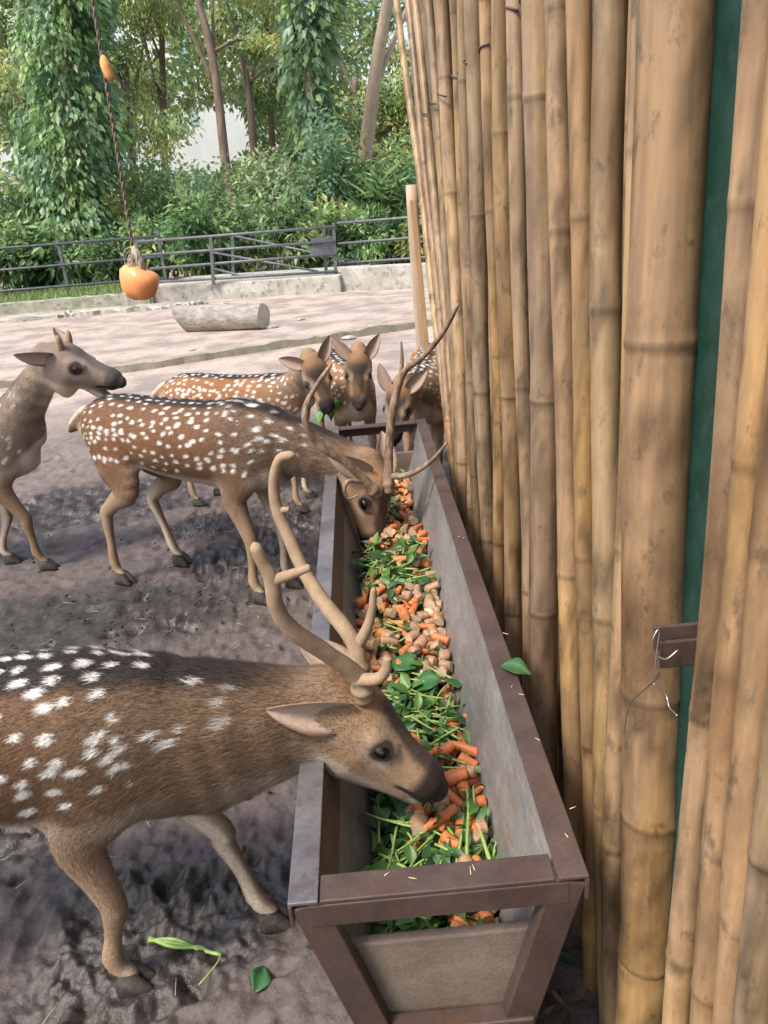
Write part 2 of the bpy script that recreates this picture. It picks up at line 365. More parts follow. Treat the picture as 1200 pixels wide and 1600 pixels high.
    v, f = tube([(XW + .05, yg + .008, z) for z in np.linspace(.1, 3.1, 60)], [.0026 + .001 * sin(i * 2.3) for i in range(60)], 6)
    PL = m_noisy('frayed_plastic_strip', (.015, .015, .015), (.34, .34, .33), 60, .5, .5, stretch=(1, 1, 1.5)); mesh_obj('binding_strip', v - org, f, PL, w)
    pb = atx(1048, 1005, XW - .01)
    q0, q1, q2 = at(1021, 978, .83), at(1080, 1010, .83), at(1032, 1003, .82)
    v, f = join([box(q0[0], q1[0] + .02, .826, .832, q1[2], q0[2]), box(q2[0], q1[0] + .02, .818, .824, q1[2] - .022, q2[2])])
    br = mesh_obj('rusty_bracket', v - org, f, RUST, w, smooth=False); bevel(br, .002)
    wp = [(1060, 1015), (1040, 1030), (1025, 1020), (1020, 1000), (1030, 985), (1024, 1040), (1030, 1055), (1010, 1075), (985, 1098), (978, 1125), (975, 1145)]
    P = np.array([at(u, v_, .812 - .004 * (i % 2)) if i < 7 else atx(u, v_, XW - .03) for i, (u, v_) in enumerate(wp)]) - org
    v, f = tube(catmull(P, 60), .0012, 5); mesh_obj('wire', v, f, WIRE, w)
    wp = [(1028, 1050), (1022, 1068), (1040, 1085), (1046, 1105), (1058, 1118)]
    P = np.array([atx(u, v_, XW - .022) for u, v_ in wp]) - org; v, f = tube(catmull(P, 40), .0011, 5); mesh_obj('wire', v, f, WIRE, w)
    # lashing that binds the poles to a rail
    for (yb, yt, r) in rows[:14]:
        y_ = yb + (yt - yb) * .62; q = random.uniform(-.012, .012)
        P = [(XW + r + r * 1.08 * cos(a) , y_ + r * 1.08 * sin(a), 1.945 + q + .022 * sin(a * .5 + q * 90)) for a in np.linspace(pi * .55, pi * 1.5, 12)]
        v, f = tube(np.array(P) - org, .0032, 5); mesh_obj('lashing', v, f, TIE, w)
    v, f = box(XW + .175, XW + .19, -.1, 4.1, -.16, 3.05); mesh_obj('gap_shade_sheet', v - org, f, GAP_SHADE, w, smooth=False)  # added dark sheet so the pole gaps read as shaded
bamboo_wall()
# the wooden end post and the loose plank leaning by it
WOOD = m_noisy('weathered_post_wood', (.36, .25, .175), (.52, .39, .29), 6, .75, .5, .003, c3=(.30, .2, .13), stretch=(1, 1, .12), fine=120)
PLK = m_noisy('orange_brown_plank', (.36, .2, .10), (.46, .28, .15), 6, .7, .4, .003, stretch=(1, 1, .15))
pp = at(648, 400, 4.75)
v, f = tube([(0, 0, z) for z in np.linspace(0, 1.68, 14)], [.033 + .002 * sin(z * 7) for z in range(14)], 10)
o = mesh_obj('wooden_post', v, f, WOOD); o.location = (pp[0] + .005, 4.75, 0); tag(o, 'pale round wooden post at the far end of the bamboo wall', 'post')
a, b = at(645, 312, 4.5), at(676, 640, 4.4)
v, f = bar(b * [1, 1, 0] + [.01, 0, 0], a, .034, .016, (0, 1, 0)); o = bevel(mesh_obj('leaning_plank', v - np.array([b[0], b[1], 0]), f, PLK, smooth=False)); o.location = (b[0], b[1], 0)
tag(o, 'orange brown plank leaning against the end of the bamboo wall', 'plank')
# ================================================================= DEER
class Loft:
    def __init__(s, P, hw, hu, hd, S=None, U=None, n=26):
        P = np.asarray(P, float); k = np.column_stack([P, hw, hu, hd]); q = catmull(k, n) if len(P) > 2 else np.array([k[0] + (k[1] - k[0]) * t for t in np.linspace(0, 1, n)])
        s.P, s.hw, s.hu, s.hd = q[:, :3], np.maximum(q[:, 3], .004), np.maximum(q[:, 4], .004), np.maximum(q[:, 5], .004)
        T = np.gradient(s.P, axis=0); s.T = T / np.linalg.norm(T, axis=1)[:, None]
        side = np.asarray(S if S is not None else [0, 1, 0], float)
        if side.ndim == 1: side = np.repeat(side[None], n, 0)
        else: side = side[0] + (side[1] - side[0]) * np.linspace(0, 1, n)[:, None]
        side = side - s.T * (side * s.T).sum(1)[:, None]; s.S = side / np.linalg.norm(side, axis=1)[:, None]
        s.U = np.cross(s.T, s.S); s.n = n
        m = max(s.hw.max(), s.hu.max(), s.hd.max()) + .07; s.lo = s.P.min(0) - m; s.hi = s.P.max(0) + m
    def ev(s, p):
        p = p.astype(np.float32); best = np.full(len(p), 1e9, np.float32); bi = np.zeros(len(p), np.int32); bt = np.zeros(len(p), np.float32)
        for i in range(s.n - 1):
            a = s.P[i].astype(np.float32); ab = (s.P[i + 1] - s.P[i]).astype(np.float32); q = p - a
            t = np.clip((q @ ab) / (ab @ ab), 0, 1); d = ((q - t[:, None] * ab) ** 2).sum(1); k = d < best
            best[k] = d[k]; bi[k] = i; bt[k] = t[k]
        L = lambda A: A[bi] * (1 - bt[:, None]) + A[bi + 1] * bt[:, None] if A.ndim > 1 else A[bi] * (1 - bt) + A[bi + 1] * bt
        q = p - L(s.P); Sv, Uv, Tv = L(s.S), L(s.U), L(s.T); a = (q * Sv).sum(1); b = (q * Uv).sum(1); c = (q * Tv).sum(1)
        hw = L(s.hw); h = np.where(b > 0, L(s.hu), L(s.hd)); r = np.sqrt((a / hw) ** 2 + (b / h) ** 2 + (c / np.minimum(hw, h)) ** 2) + 1e-6
        return np.sqrt((q ** 2).sum(1)) * (1 - 1 / r), (bi + bt) / (s.n - 1), a, b, Tv, r
def surface(lofts, h):
    lo = np.min([l.lo for l, k in lofts], 0); hi = np.max([l.hi for l, k in lofts], 0); n = np.ceil((hi - lo) / h).astype(int) + 2
    G = np.full(n, .2, np.float32); ax = [lo[i] + h * np.arange(n[i]) for i in range(3)]
    for l, k in lofts:
        a = np.maximum(((l.lo - lo) / h).astype(int), 0); b = np.minimum(((l.hi - lo) / h).astype(int) + 2, n)
        bs = 5; nb_ = -(-(b - a) // bs)
        bc = np.stack(np.meshgrid(*[lo[i] + h * (a[i] + bs * np.arange(nb_[i]) + (bs - 1) / 2) for i in range(3)], indexing='ij'), -1).reshape(-1, 3)
        bd = l.ev(bc)[0]; keep = (bd < bs * h * 1.3 + k) & (bd > -bs * h * 1.6 - k); deep = bd <= -bs * h * 1.6 - k
        bi_ = np.stack(np.meshgrid(*[a[i] + bs * np.arange(nb_[i]) for i in range(3)], indexing='ij'), -1).reshape(-1, 3)
        of = np.stack(np.meshgrid(*[np.arange(bs)] * 3, indexing='ij'), -1).reshape(-1, 3)
        def ids(m): q = (bi_[m][:, None] + of[None]).reshape(-1, 3); return q[(q < n).all(1)]
        q = ids(deep); G[q[:, 0], q[:, 1], q[:, 2]] = np.minimum(G[q[:, 0], q[:, 1], q[:, 2]], -.06)
        q = ids(keep); d = l.ev(lo + h * q)[0]; o = G[q[:, 0], q[:, 1], q[:, 2]]
        hh = np.clip(.5 + .5 * (o - d) / k, 0, 1); G[q[:, 0], q[:, 1], q[:, 2]] = o * (1 - hh) + d * hh - k * hh * (1 - hh)
    ins = G < 0; c = [G[i:n[0] - 1 + i, j:n[1] - 1 + j, k:n[2] - 1 + k] for i in (0, 1) for j in (0, 1) for k in (0, 1)]
    cnt = sum((q < 0).astype(np.int8) for q in c); act = (cnt > 0) & (cnt < 8); cells = np.argwhere(act); idx = np.full(act.shape, -1, np.int32); idx[act] = np.arange(len(cells))
    cv = np.stack([q[act] for q in c], 1); off = np.array([(i, j, k) for i in (0, 1) for j in (0, 1) for k in (0, 1)], float); acc = np.zeros((len(cells), 3)); w = np.zeros(len(cells))
    for a in range(8):
        for b in range(a + 1, 8):
            if np.abs(off[a] - off[b]).sum() == 1:
                x = (cv[:, a] < 0) != (cv[:, b] < 0); t = np.where(x, cv[:, a] / np.where(x, cv[:, a] - cv[:, b], 1), 0)
                acc += x[:, None] * (off[a] + t[:, None] * (off[b] - off[a])); w += x
    V = lo + h * (cells + acc / w[:, None]); Fs = []
    for ax_ in range(3):
        s0 = [slice(1, -1)] * 3; s1 = list(s0); s0[ax_] = slice(0, -1); s1[ax_] = slice(1, None)
        A, B = ins[tuple(s0)], ins[tuple(s1)]; e = np.argwhere(A != B); sg = A[A != B]
        o = np.ones(3, int); o[ax_] = 0; e = e + o; u, w_ = [(1, 2), (2, 0), (0, 1)][ax_]
        def cell(du, dw): q = e.copy(); q[:, u] += du; q[:, w_] += dw; q = np.minimum(q, np.array(idx.shape) - 1); return idx[q[:, 0], q[:, 1], q[:, 2]]
        q = np.stack([cell(-1, -1), cell(0, -1), cell(0, 0), cell(-1, 0)], 1); q[~sg] = q[~sg][:, ::-1]; Fs.append(q)
    F = np.vstack(Fs); F = F[(F >= 0).all(1)]
    for it in range(2):
        acc = np.zeros_like(V); w = np.zeros(len(V))
        for a in range(4):
            b = F[:, (a + 1) % 4]; np.add.at(acc, F[:, a], V[b]); np.add.at(w, F[:, a], 1); np.add.at(acc, b, V[F[:, a]]); np.add.at(w, b, 1)
        V = V * .5 + .5 * acc / np.maximum(w, 1)[:, None]
    fn = np.cross(V[F[:, 2]] - V[F[:, 0]], V[F[:, 3]] - V[F[:, 1]]); N = np.zeros_like(V)
    for a in range(4): np.add.at(N, F[:, a], fn)
    return V, F, N / (np.linalg.norm(N, axis=1)[:, None] + 1e-12), np.linalg.norm(fn, axis=1) / 2
def ik(A, B, l1, l2, bend):
    d = B - A; L = np.linalg.norm(d); k = max(1, L * 1.004 / (l1 + l2)); l1 *= k; l2 *= k
    x = (l1 * l1 - l2 * l2 + L * L) / (2 * L); h = math.sqrt(max(l1 * l1 - x * x, 0)); t = d / L; b = np.asarray(bend, float); b = nz(b - t * (b @ t)); return A + t * x + b * h
def ear_mesh(L, W):
    nu, nv = 14, 9; V = []; C = []
    for lay in (0, 1):
        for i in range(nu):
            u = i / (nu - 1); w = W * (max(0., sin(pi * min(1, .12 + .88 * u) ** .8)) ** .75) * (1 - .15 * u) + .002
            for j in range(nv):
                v_ = -1 + 2 * j / (nv - 1); cup = .62 * w * v_ * v_ - .004 * lay - .25 * W * u * u
                V.append((u * L, w * v_ * (1 - .18 * (1 - u)), cup)); e = abs(v_) > .8 or u > .93
                C.append((.20, .125, .08) if lay else ((.20, .125, .08) if e else (.36, .255, .20)))
    F = []; q = nu * nv
    for i in range(nu - 1):
        for j in range(nv - 1):
            a = i * nv + j; F += [(a, a + nv, a + nv + 1, a + 1), (q + a, q + a + 1, q + a + nv + 1, q + a + nv)]
        F += [(i * nv, q + i * nv, q + (i + 1) * nv, (i + 1) * nv), (i * nv + nv - 1, (i + 1) * nv + nv - 1, q + (i + 1) * nv + nv - 1, q + i * nv + nv - 1)]
    F += [(j + (nu - 1) * nv, q + j + (nu - 1) * nv, q + j + 1 + (nu - 1) * nv, j + 1 + (nu - 1) * nv) for j in range(nv - 1)]
    return np.array(V), F, np.array(C)
PAL = dict(ruf=(.215, .098, .040), dark=(.026, .018, .016), neck=(.235, .150, .092), head=(.345, .225, .138), pale=(.56, .45, .35), leg=(.30, .195, .118), spot=(.68, .65, .60), belly=(.50, .40, .31))
def deer(label, pos, yaw, s, hoof, poll, muzzle, hup, ears, antlers=(), antmat=None, res=.008, fur=40000, furlen=.013, neckfat=1.0, pal={}, headscale=1.0, headfat=1.0, earscale=1.0, cap=0., capr=(.16, .30), earin=1., open_mouth=False, knobs=False, spots=1.0, spotsize=1.0, tail=(-.12, -.09), seed=1, nbelow=.10, nbase=.17, withers=0., eyer=1., band=.085, rowgap=1.0, rowp=.9):
    C = {k: np.array(pal.get(k, v)) for k, v in PAL.items()}; rr = np.random.default_rng(seed)
    root = empty('deer', (pos[0], pos[1], 0), yaw); tag(root, label, 'deer', 'spotted deer in the yard')
    cy, sy = cos(-yaw), sin(-yaw); Rz = np.array([[cy, -sy, 0], [sy, cy, 0], [0, 0, 1]])
    toL = lambda p: Rz @ (np.asarray(p, float) - np.array([pos[0], pos[1], 0])); dirL = lambda d: Rz @ np.asarray(d, float)
    st = np.array([(-.57, .71, .045, .05, .09), (-.50, .72, .105, .115, .15), (-.40, .73, .142, .148, .17), (-.25, .72, .148, .155, .165), (-.08, .705, .160, .160, .185), (.10, .70, .165, .163, .20), (.25, .70, .150, .165, .215), (.36, .70, .122, .148, .20), (.45, .72, .085, .12, .16), (.50, .725, .045, .06, .08)]) * s
    torso = Loft(np.column_stack([st[:, 0], st[:, 0] * 0, st[:, 1]]), st[:, 2], st[:, 3], st[:, 4], n=34)
    Pp, Mz = toL(poll), toL(muzzle); hd = nz(Mz - Pp); hu = dirL(hup); hu = nz(hu - hd * (hu @ hd)); hs = np.cross(hu, hd)  # side = left
    hl = .285 * s * headscale; Mz = Pp + hd * hl
    P0 = np.array([.30, 0, .72 + withers]) * s; k = np.linalg.norm(Pp - P0); dn = nz(Pp - P0 + np.array([.22, 0, .0]))
    Pe = Pp - hu * .012 * s; hb = nz(-hd * .45 - hu * .55 + nz(P0 - Pp) * .8)
    B = [P0, P0 + dn * k * .38, Pe + hb * k * .33, Pe]; tt = np.linspace(0, 1, 12)[:, None]
    bz = (1 - tt) ** 3 * B[0] + 3 * (1 - tt) ** 2 * tt * B[1] + 3 * (1 - tt) * tt ** 2 * B[2] + tt ** 3 * B[3]
    u = tt[:, 0]; nf = neckfat * s; f_ = lambda a, b, c: np.interp(u, [0, .45, 1], [a * s, b * nf, c * nf])
    neck = Loft(bz, f_(.112, .078, .056), f_(.125, .085, .058), f_(nbase, nbelow, .070), S=np.array([[0, 1, 0], hs]), n=26)
    hq = np.array([(-.12, .040, .046, .050), (0, .056, .060, .074), (.15, .065, .068, .098), (.32, .064, .062, .106), (.45, .053, .050, .099), (.6, .043, .041, .084), (.75, .038, .036, .069), (.87, .038, .034, .060), (.95, .034, .029, .051), (1., .022, .019, .034)])
    if open_mouth: hq[4:, 3] *= .62
    hsc = s * headscale * headfat; head = Loft(Pp + np.outer(hq[:, 0], hd * hl), hq[:, 1] * hsc, hq[:, 2] * hsc, hq[:, 3] * hsc, S=hs, n=30)
    hp = lambda t, a, b: Pp + hd * hl * t + hs * a * hsc + hu * b * hsc
    brow = [Loft([hp(.30, q * .045, .024), hp(.48, q * .042, .020)], [.017 * hsc] * 2, [.016 * hsc] * 2, [.014 * hsc] * 2, S=hs, n=4) for q in (-1, 1)]
    lofts = [(torso, .02), (neck, .07 * s), (head, .035 * s)] + [(b, .012) for b in brow]
    if open_mouth:
        jd = nz(hd * .9 - hu * .30); J0 = hp(.46, 0, -.034); lofts.append((Loft([J0, J0 + jd * .09 * hsc, J0 + jd * .15 * hsc], [.034 * hsc, .026 * hsc, .016 * hsc], [.014 * hsc, .010 * hsc, .007 * hsc], [.022 * hsc, .016 * hsc, .010 * hsc], S=hs, n=12), .018))
    legs = []; fetl = []
    defh = dict(fr=(.33, -.10), fl=(.33, .10), hr=(-.42, -.10), hl=(-.42, .10))
    for key in ('fr', 'fl', 'hr', 'hl'):
        sd = 1 if key[1] == 'l' else -1; d0 = np.array([*defh[key], 0]) * s
        T = toL((*hoof[key], 0)) if hoof.get(key) is not None else d0.copy(); dx = T - d0
        F_ = T + np.array([-.035, 0, .088]) * s; HT = T + np.array([-.004, 0, .042]) * s
        if key[0] == 'f':
            E = np.array([.265, sd * .10, .475]) * s + dx * [.38, .25, 0]; Lk = np.linalg.norm(E - F_); K = ik(E, F_, .515 * Lk, .50 * Lk, (1, 0, 0))
            P = [np.array([.31, sd * .075, .70]) * s, np.array([.30, sd * .092, .58]) * s + dx * [.15, .1, 0], E, E * .45 + K * .55, K + [0, 0, .012], K - [0, 0, .02], K * .45 + F_ * .55, F_, HT]
            a = np.array([.045, .052, .040, .031, .028, .025, .0165, .0205, .016]) * s; b = np.array([.09, .088, .056, .038, .031, .028, .0195, .0245, .018]) * s
        else:
            S_ = np.array([-.27, sd * .11, .50]) * s + dx * [.42, .25, 0]; H_ = ik(S_, F_, .235 * s, .265 * s, (-1, 0, 0))
            P = [np.array([-.37, sd * .075, .70]) * s, np.array([-.345, sd * .095, .59]) * s + dx * [.12, .1, 0], S_ * .8 + H_ * .2, S_ * .4 + H_ * .6, H_ + nz(S_ - H_) * .02, H_ - [0, 0, .02], H_ * .45 + F_ * .55, F_, HT]
            a = np.array([.060, .062, .044, .030, .0235, .0235, .0175, .0205, .016]) * s; b = np.array([.125, .118, .066, .041, .034, .030, .0205, .0245, .018]) * s
        Lg = Loft(P, a, b, b, S=[0, 1, 0], n=30); legs.append((key, sd, Lg)); lofts.append((Lg, .04 * s)); fetl.append((T, HT, F_))
    tl = Loft([np.array([-.53, 0, .80]) * s, np.array([-.57, 0, .79]) * s, np.array([-.57 + tail[0] * .6, 0, .78 + tail[1] * .5]) * s, np.array([-.57 + tail[0], 0, .79 + tail[1]]) * s], np.array([.03, .032, .036, .014]) * s, np.array([.028, .028, .03, .012]) * s, np.array([.028, .03, .03, .012]) * s, n=14)
    lofts.append((tl, .025))
    V, F, Nn, area = surface(lofts, res)
    # ---- colours by region
    dt, tt_, ta, tb, tT, _ = torso.ev(V); dn_, nt_, na, nb, nT, _ = neck.ev(V); dh, ht, ha, hb_, hT, _ = head.ev(V); dtl, tlt, tla, tlb, tlT, _ = tl.ev(V)
    big = N1.fbm(V * 9 + seed * 3, 3); X = V[:, 0] / s
    ang = np.arctan2(ta, tb); L = np.abs(ang) * .185
    c_t = mix(C['ruf'], C['ruf'] * .62, ss(.06, -.02, L - .045)); c_t = mix(c_t, C['neck'] * .9, ss(.12, .34, X) * .6)
    c_t = mix(c_t, C['ruf'] * np.array([1.25, 1.2, 1.1]), ss(.16, .30, L) * ss(.05, -.3, X) * .7)
    c_t = mix(c_t, C['dark'], ss(band, band - .035, L + .012 * big)); c_t = mix(c_t, C['belly'], ss(.415, .47, L + .012 * big))
    c_t = mix(c_t, C['belly'], ss(-.555, -.575, X) * .7)
    nang = np.abs(np.arctan2(na, nb)); c_n = mix(C['neck'], C['neck'] * .72, ss(1.2, .3, nang)); c_n = mix(c_n, C['dark'] * 1.4, ss(.62, .30, nang + .12 * big) * ss(.92, .6, nt_)); c_n = mix(c_n, C['pale'], ss(2.2, 2.9, nang) * ss(.35, .8, nt_) * .8)
    c_n = c_n * (1 + .22 * np.sin(nt_ * 46 + 3 * big) * ss(.15, .5, nt_) * ss(.6, 1.2, nang) * ss(1., .8, nt_))[:, None]
    an = ha / hsc; bn = hb_ / hsc
    hx = ((V - Pp) @ hd) / hl
    c_h = np.repeat(C['head'][None], len(V), 0); c_h = mix(c_h, C['pale'] * .9, ss(-.035, -.06, bn) * ss(.95, .6, hx))
    c_h = mix(c_h, C['dark'] * 1.3, ss(.036, .020, np.abs(an) + .004 * big) * ss(.018, .03, bn) * ss(*capr, hx) * ss(.95, .75, hx) * .85); c_h = mix(c_h, C['dark'] * 1.5, cap * ss(.058, .040, np.abs(an)) * ss(.020, .036, bn) * ss(-.08, .06, hx) * ss(.50, .36, hx))
    c_h = mix(c_h, C['dark'] * .9, ss(.76, .86, hx + .5 * bn + .02 * big)); c_h = mix(c_h, C['head'] * np.array([1.05, .85, .7]), ss(.04, .05, bn) * ss(.3, .1, hx) * .6)
    c_h = mix(c_h, C['pale'], ss(.80, .92, hx) * ss(-.024, -.032, bn) * .8)
    ep = [hp(.43, q * .052, .018) for q in (-1, 1)]; de = np.minimum(*[np.linalg.norm(V - e, axis=1) for e in ep]) / hsc
    c_h = mix(c_h, C['pale'] * .8, ss(.046, .034, de) * .28); ml = np.abs(bn + .020 - .06 * (hx - .85)); c_h = mix(c_h, np.array([.012, .009, .008]), ss(.0065, .003, ml) * ss(.66, .74, hx) * ss(.99, .95, hx)); no = np.hypot(np.hypot((hx - .95) * .28, np.abs(an) - .019), bn - .004); c_h = mix(c_h, np.array([.006, .005, .005]), ss(.012, .007, no)); c_h = mix(c_h, np.array([.03, .02, .016]), ss(.026, .018, de))
    c_tl = mix(C['ruf'] * 1.3, C['pale'], ss(0, -.02, tlb))
    W = np.exp(-np.stack([dt, dn_ , dh - .002, dtl], 1) / .018); W[:, 3] *= (X < -.54); cols = [c_t, c_n, c_h, c_tl]; dirs = [-tT + np.array([0, 0, -.35]), -nT, -hT, tlT]
    spotw = ss(.42, .2, nt_) * np.exp(-dn_ / .01) / (np.exp(-dn_ / .01) + np.exp(-dt / .01)) ; bodyw = np.exp(-np.minimum(dt, dh) * 0)
    upleg = np.zeros(len(V))
    for key, sd, Lg in legs:
        d, t, a, b, T, _ = Lg.ev(V); inner = ss(.2, .8, -sd * a / (np.abs(a) + np.abs(b) + 1e-6)); cl = mix(C['leg'], C['pale'], inner * ss(.22, .4, t))
        cl = mix(cl, C['ruf'], ss(.34, .12, t)); cl = mix(cl, C['pale'] * .8, ss(.9, .97, t) * .5); cl = mix(cl, C['leg'] * .65, ss(.012, .02, b / s) * ss(.4, .5, t) * .6)
        w = np.exp(-d / .018) * ss(.12, .3, t); W = np.column_stack([W, w]); cols.append(cl); dirs.append(T); upleg = np.maximum(upleg, np.exp(-np.maximum(d, 0) / .02) * ss(.27, .40, t))
    W = W / W.sum(1)[:, None]; col = sum(W[:, i, None] * cols[i] for i in range(len(cols))); fd = sum(W[:, i, None] * dirs[i] for i in range(len(dirs)))
    col = col * (1 + .16 * big)[:, None]
    # ---- rows of spots, in coordinates along and around the body
    xs = np.where(W[:, 1] > .5, .36 + nt_ * .45, X); ls = np.where(W[:, 1] > .5, nang * .16, L); sgn = np.where(np.where(W[:, 1] > .5, na, ta) > 0, 1, -1)
    sw = np.clip(W[:, 0] + W[:, 1] * ss(.75, .35, nt_) + sum(W[:, 4 + i] for i in range(4)), 0, 1) * (1 - upleg) * ss(.5, .3, W[:, 2]) * (W[:, 3] < .3)
    SP = []
    for sd in (-1, 1):
        for r_, (l, dx) in enumerate(((.026, .05), (.068, .058), (.112, .06), (.150, .062), (.188, .058), (.228, .062), (.268, .060), (.310, .066), (.352, .072), (.395, .06))):
            x = -.54 + rr.uniform(0, dx)
            while x < .80:
                if x < .44 or rr.random() < .62:
                    if rr.random() < (.97 if r_ == 0 else rowp) and not (x > .46 and (r_ > 6 or r_ == 0)):
                        SP.append((x, l + rr.normal(0, .0105 if r_ else .003) + .015 * sin(x * 9 + r_) * (r_ > 0), sd, rr.uniform(.0075, .0120) * (1.0 if r_ else .9) * spotsize, rr.uniform(1.1, 1.75), rr.normal(.55, .35)))
                x += dx * rr.uniform(.6, 1.3) * (rowgap if r_ > 1 else 1.1) * (.72 if x < -.25 and r_ > 2 else 1)
    SP = np.array(SP)
    def spotval(xs, ls, sg, jit=0):
        o = np.zeros(len(xs))
        for (cx, cl, sd, r_, el, an_) in SP:
            dx, dl = xs - cx, ls - cl; m = (np.abs(dx) < .045) & (np.abs(dl) < .045) & (sg == sd)
            if m.any():
                ca, sa = cos(an_), sin(an_); u_, v_ = dx[m] * ca - dl[m] * sa, dx[m] * sa + dl[m] * ca
                q = np.sqrt((u_ / (r_ * el)) ** 2 + (v_ / r_) ** 2); o[m] = np.maximum(o[m], ss(1.25, .75, q))
        return o
    sv = spotval(xs, ls, sgn) * sw * spots
    colb = mix(col, C['spot'], sv * .92); body = mesh_obj('body', V, F, COAT, root, col=colb)
    # ---- short coat
    if fur:
        pr = area / area.sum(); fi = rr.choice(len(F), fur, p=pr); q = F[fi]; a, b = rr.random(fur), rr.random(fur)
        wv = np.stack([(1 - a) * (1 - b), a * (1 - b), a * b, (1 - a) * b], 1); itp = lambda A: (A[q] * (wv[..., None] if A.ndim > 1 else wv)).sum(1)
        p = itp(V); n_ = itp(Nn); n_ /= np.linalg.norm(n_, axis=1)[:, None] + 1e-9; d = itp(fd) + rr.normal(0, .22, (fur, 3)); d -= n_ * (d * n_).sum(1)[:, None]; d /= np.linalg.norm(d, axis=1)[:, None] + 1e-9
        x_, l_, s_ = itp(xs) + rr.normal(0, .0014, fur), itp(ls) + rr.normal(0, .0014, fur), sgn[q[:, 0]]
        sv2 = spotval(x_, l_, s_) * itp(sw) * spots
        cc = mix(itp(col), C['spot'], sv2 * .95) * rr.uniform(.62, 1.32, fur)[:, None]
        hw_ = itp(W[:, 2]); lg = itp(upleg); ln = furlen * s * rr.uniform(.6, 1.25, fur) * (1 - .55 * hw_) * (1 - .45 * np.clip(lg, 0, 1)) * (1 + .9 * itp(W[:, 1]) * (neckfat > 1.05))
        tip = p + d * ln[:, None] + n_ * (ln * rr.uniform(.12, .34, fur))[:, None]; sdv = np.cross(d, n_) * (furlen * .055)
        VV = np.stack([p - sdv - n_ * .001, p + sdv - n_ * .001, tip], 1).reshape(-1, 3); NV = np.repeat(n_ + rr.normal(0, .22, (fur, 3)) - .25 * d, 3, 0); NV /= np.linalg.norm(NV, axis=1)[:, None]
        fo = mesh_obj('fur', VV, np.arange(fur * 3).reshape(-1, 3), FUR, root, col=np.repeat(np.clip(cc, 0, 1), 3, 0), normals=NV); fo['kind'] = 'stuff'
    # ---- eyes, ears, hooves, antlers
    for q_ in (-1, 1):
        c0 = hp(.43, q_ * .0455, .0175); v, f = [], []
        for i in range(9):
            for j in range(14):
                a, b = pi * i / 8, 2 * pi * j / 14; v.append(c0 + hsc * .0205 * eyer * (sin(a) * cos(b) * hd + .8 * sin(a) * sin(b) * hu + .95 * cos(a) * hs))
        f = [(i * 14 + j, (i + 1) * 14 + j, (i + 1) * 14 + (j + 1) % 14, i * 14 + (j + 1) % 14) for i in range(8) for j in range(14)]
        mesh_obj('eye', v, f, EYE, root)
    for i, q_ in enumerate((1, -1)):
        b0 = hp(.03, q_ * .048, .030); tip, opn = ears[i]; ax_ = dirL(tip); es = earscale * hsc / headfat * 1.08; Le = .155 * es
        if np.linalg.norm(ax_) > 0: ax_ = nz(ax_)
        op = dirL(opn); op = nz(op - ax_ * (op @ ax_)); v, f, c = ear_mesh(Le, .044 * es); v = b0 + v[:, :1] * ax_ + v[:, 1:2] * np.cross(op, ax_) + v[:, 2:] * op - ax_ * .015
        c = np.where(c[:, :1] > .4, c * earin, c * (.7 + .3 * earin)); mesh_obj('ear', v, f, COAT, root, col=c)
    for T, HT, F_ in fetl:
        sh = []
        for q_ in (-1, 1):
            pr_ = [(-.034, .050, .015), (-.020, .060, .020), (.010, .054, .020), (.038, .026, .014), (.054, .006, .005)]; ring = []
            for (x, zt, w) in pr_:
                yc = q_ * .017
                for (dy, zz) in ((-1, 0), (1, 0), (1.0, .55), (.55, 1), (-.55, 1), (-1.0, .55)): ring.append((T[0] + x * s, T[1] + (yc + dy * w * .85) * s, max(zt * zz, 0) * s - .004 + .0))
            f = [(i * 6 + j, i * 6 + (j + 1) % 6, (i + 1) * 6 + (j + 1) % 6, (i + 1) * 6 + j) for i in range(4) for j in range(6)] + [tuple(range(6))[::-1], tuple(24 + j for j in range(6))]
            sh.append((np.array(ring), f))
            sh.append(tube([F_ + np.array([-.016, q_ * .012, -.004]) * s, F_ + np.array([-.03, q_ * .014, -.02]) * s], [.008 * s, .004 * s], 6))
        v, f = join(sh); mesh_obj('hoof', v, f, HOOF, root)
    for ant in antlers:
        sh = []
        for j, (pts, r0, r1) in enumerate(ant):
            P = catmull([toL(p) for p in pts], 80); u = np.linspace(0, 1, 80); r = r0 + (r1 - r0) * u ** 1.2; r = r * (1 + (.035 * np.sin(u * 21 + j) if j == 0 else 0))
            r[-3:] *= np.array([.93, .75, .35])
            if j == 0: r *= 1 + .28 * np.exp(-((u - .07) / .022) ** 2)
            r[-4:] *= np.array([.97, .93, .85, .7]); tv, tf = tube(P, r, 16); ctr = np.repeat(P, 16, 0); am = .10 if antmat is HORN else .045
            tv = ctr + (tv - ctr) * (1 + am * N1.fbm(tv * np.array([90, 90, 45]), 3) + (2.2 * am * np.clip(N1(tv * 60), 0, 1) * np.repeat(ss(.3, 0, u), 16) if j == 0 else 0))[:, None]; sh.append((tv, tf))
        v, f = join(sh); mesh_obj('antler', v, f, antmat, root)
    if knobs:
        for q_ in (-1, 1):
            v, f = tube(catmull([hp(.16, q_ * .03, .045), hp(.12, q_ * .034, .075), hp(.08, q_ * .038, .095)], 10), [.016, .0165, .017, .017, .016, .015, .014, .012, .009, .004], 10); mesh_obj('antler_stub', v, f, VELVET, root)
    return root
def pl(L): return [at(*q) for q in L]
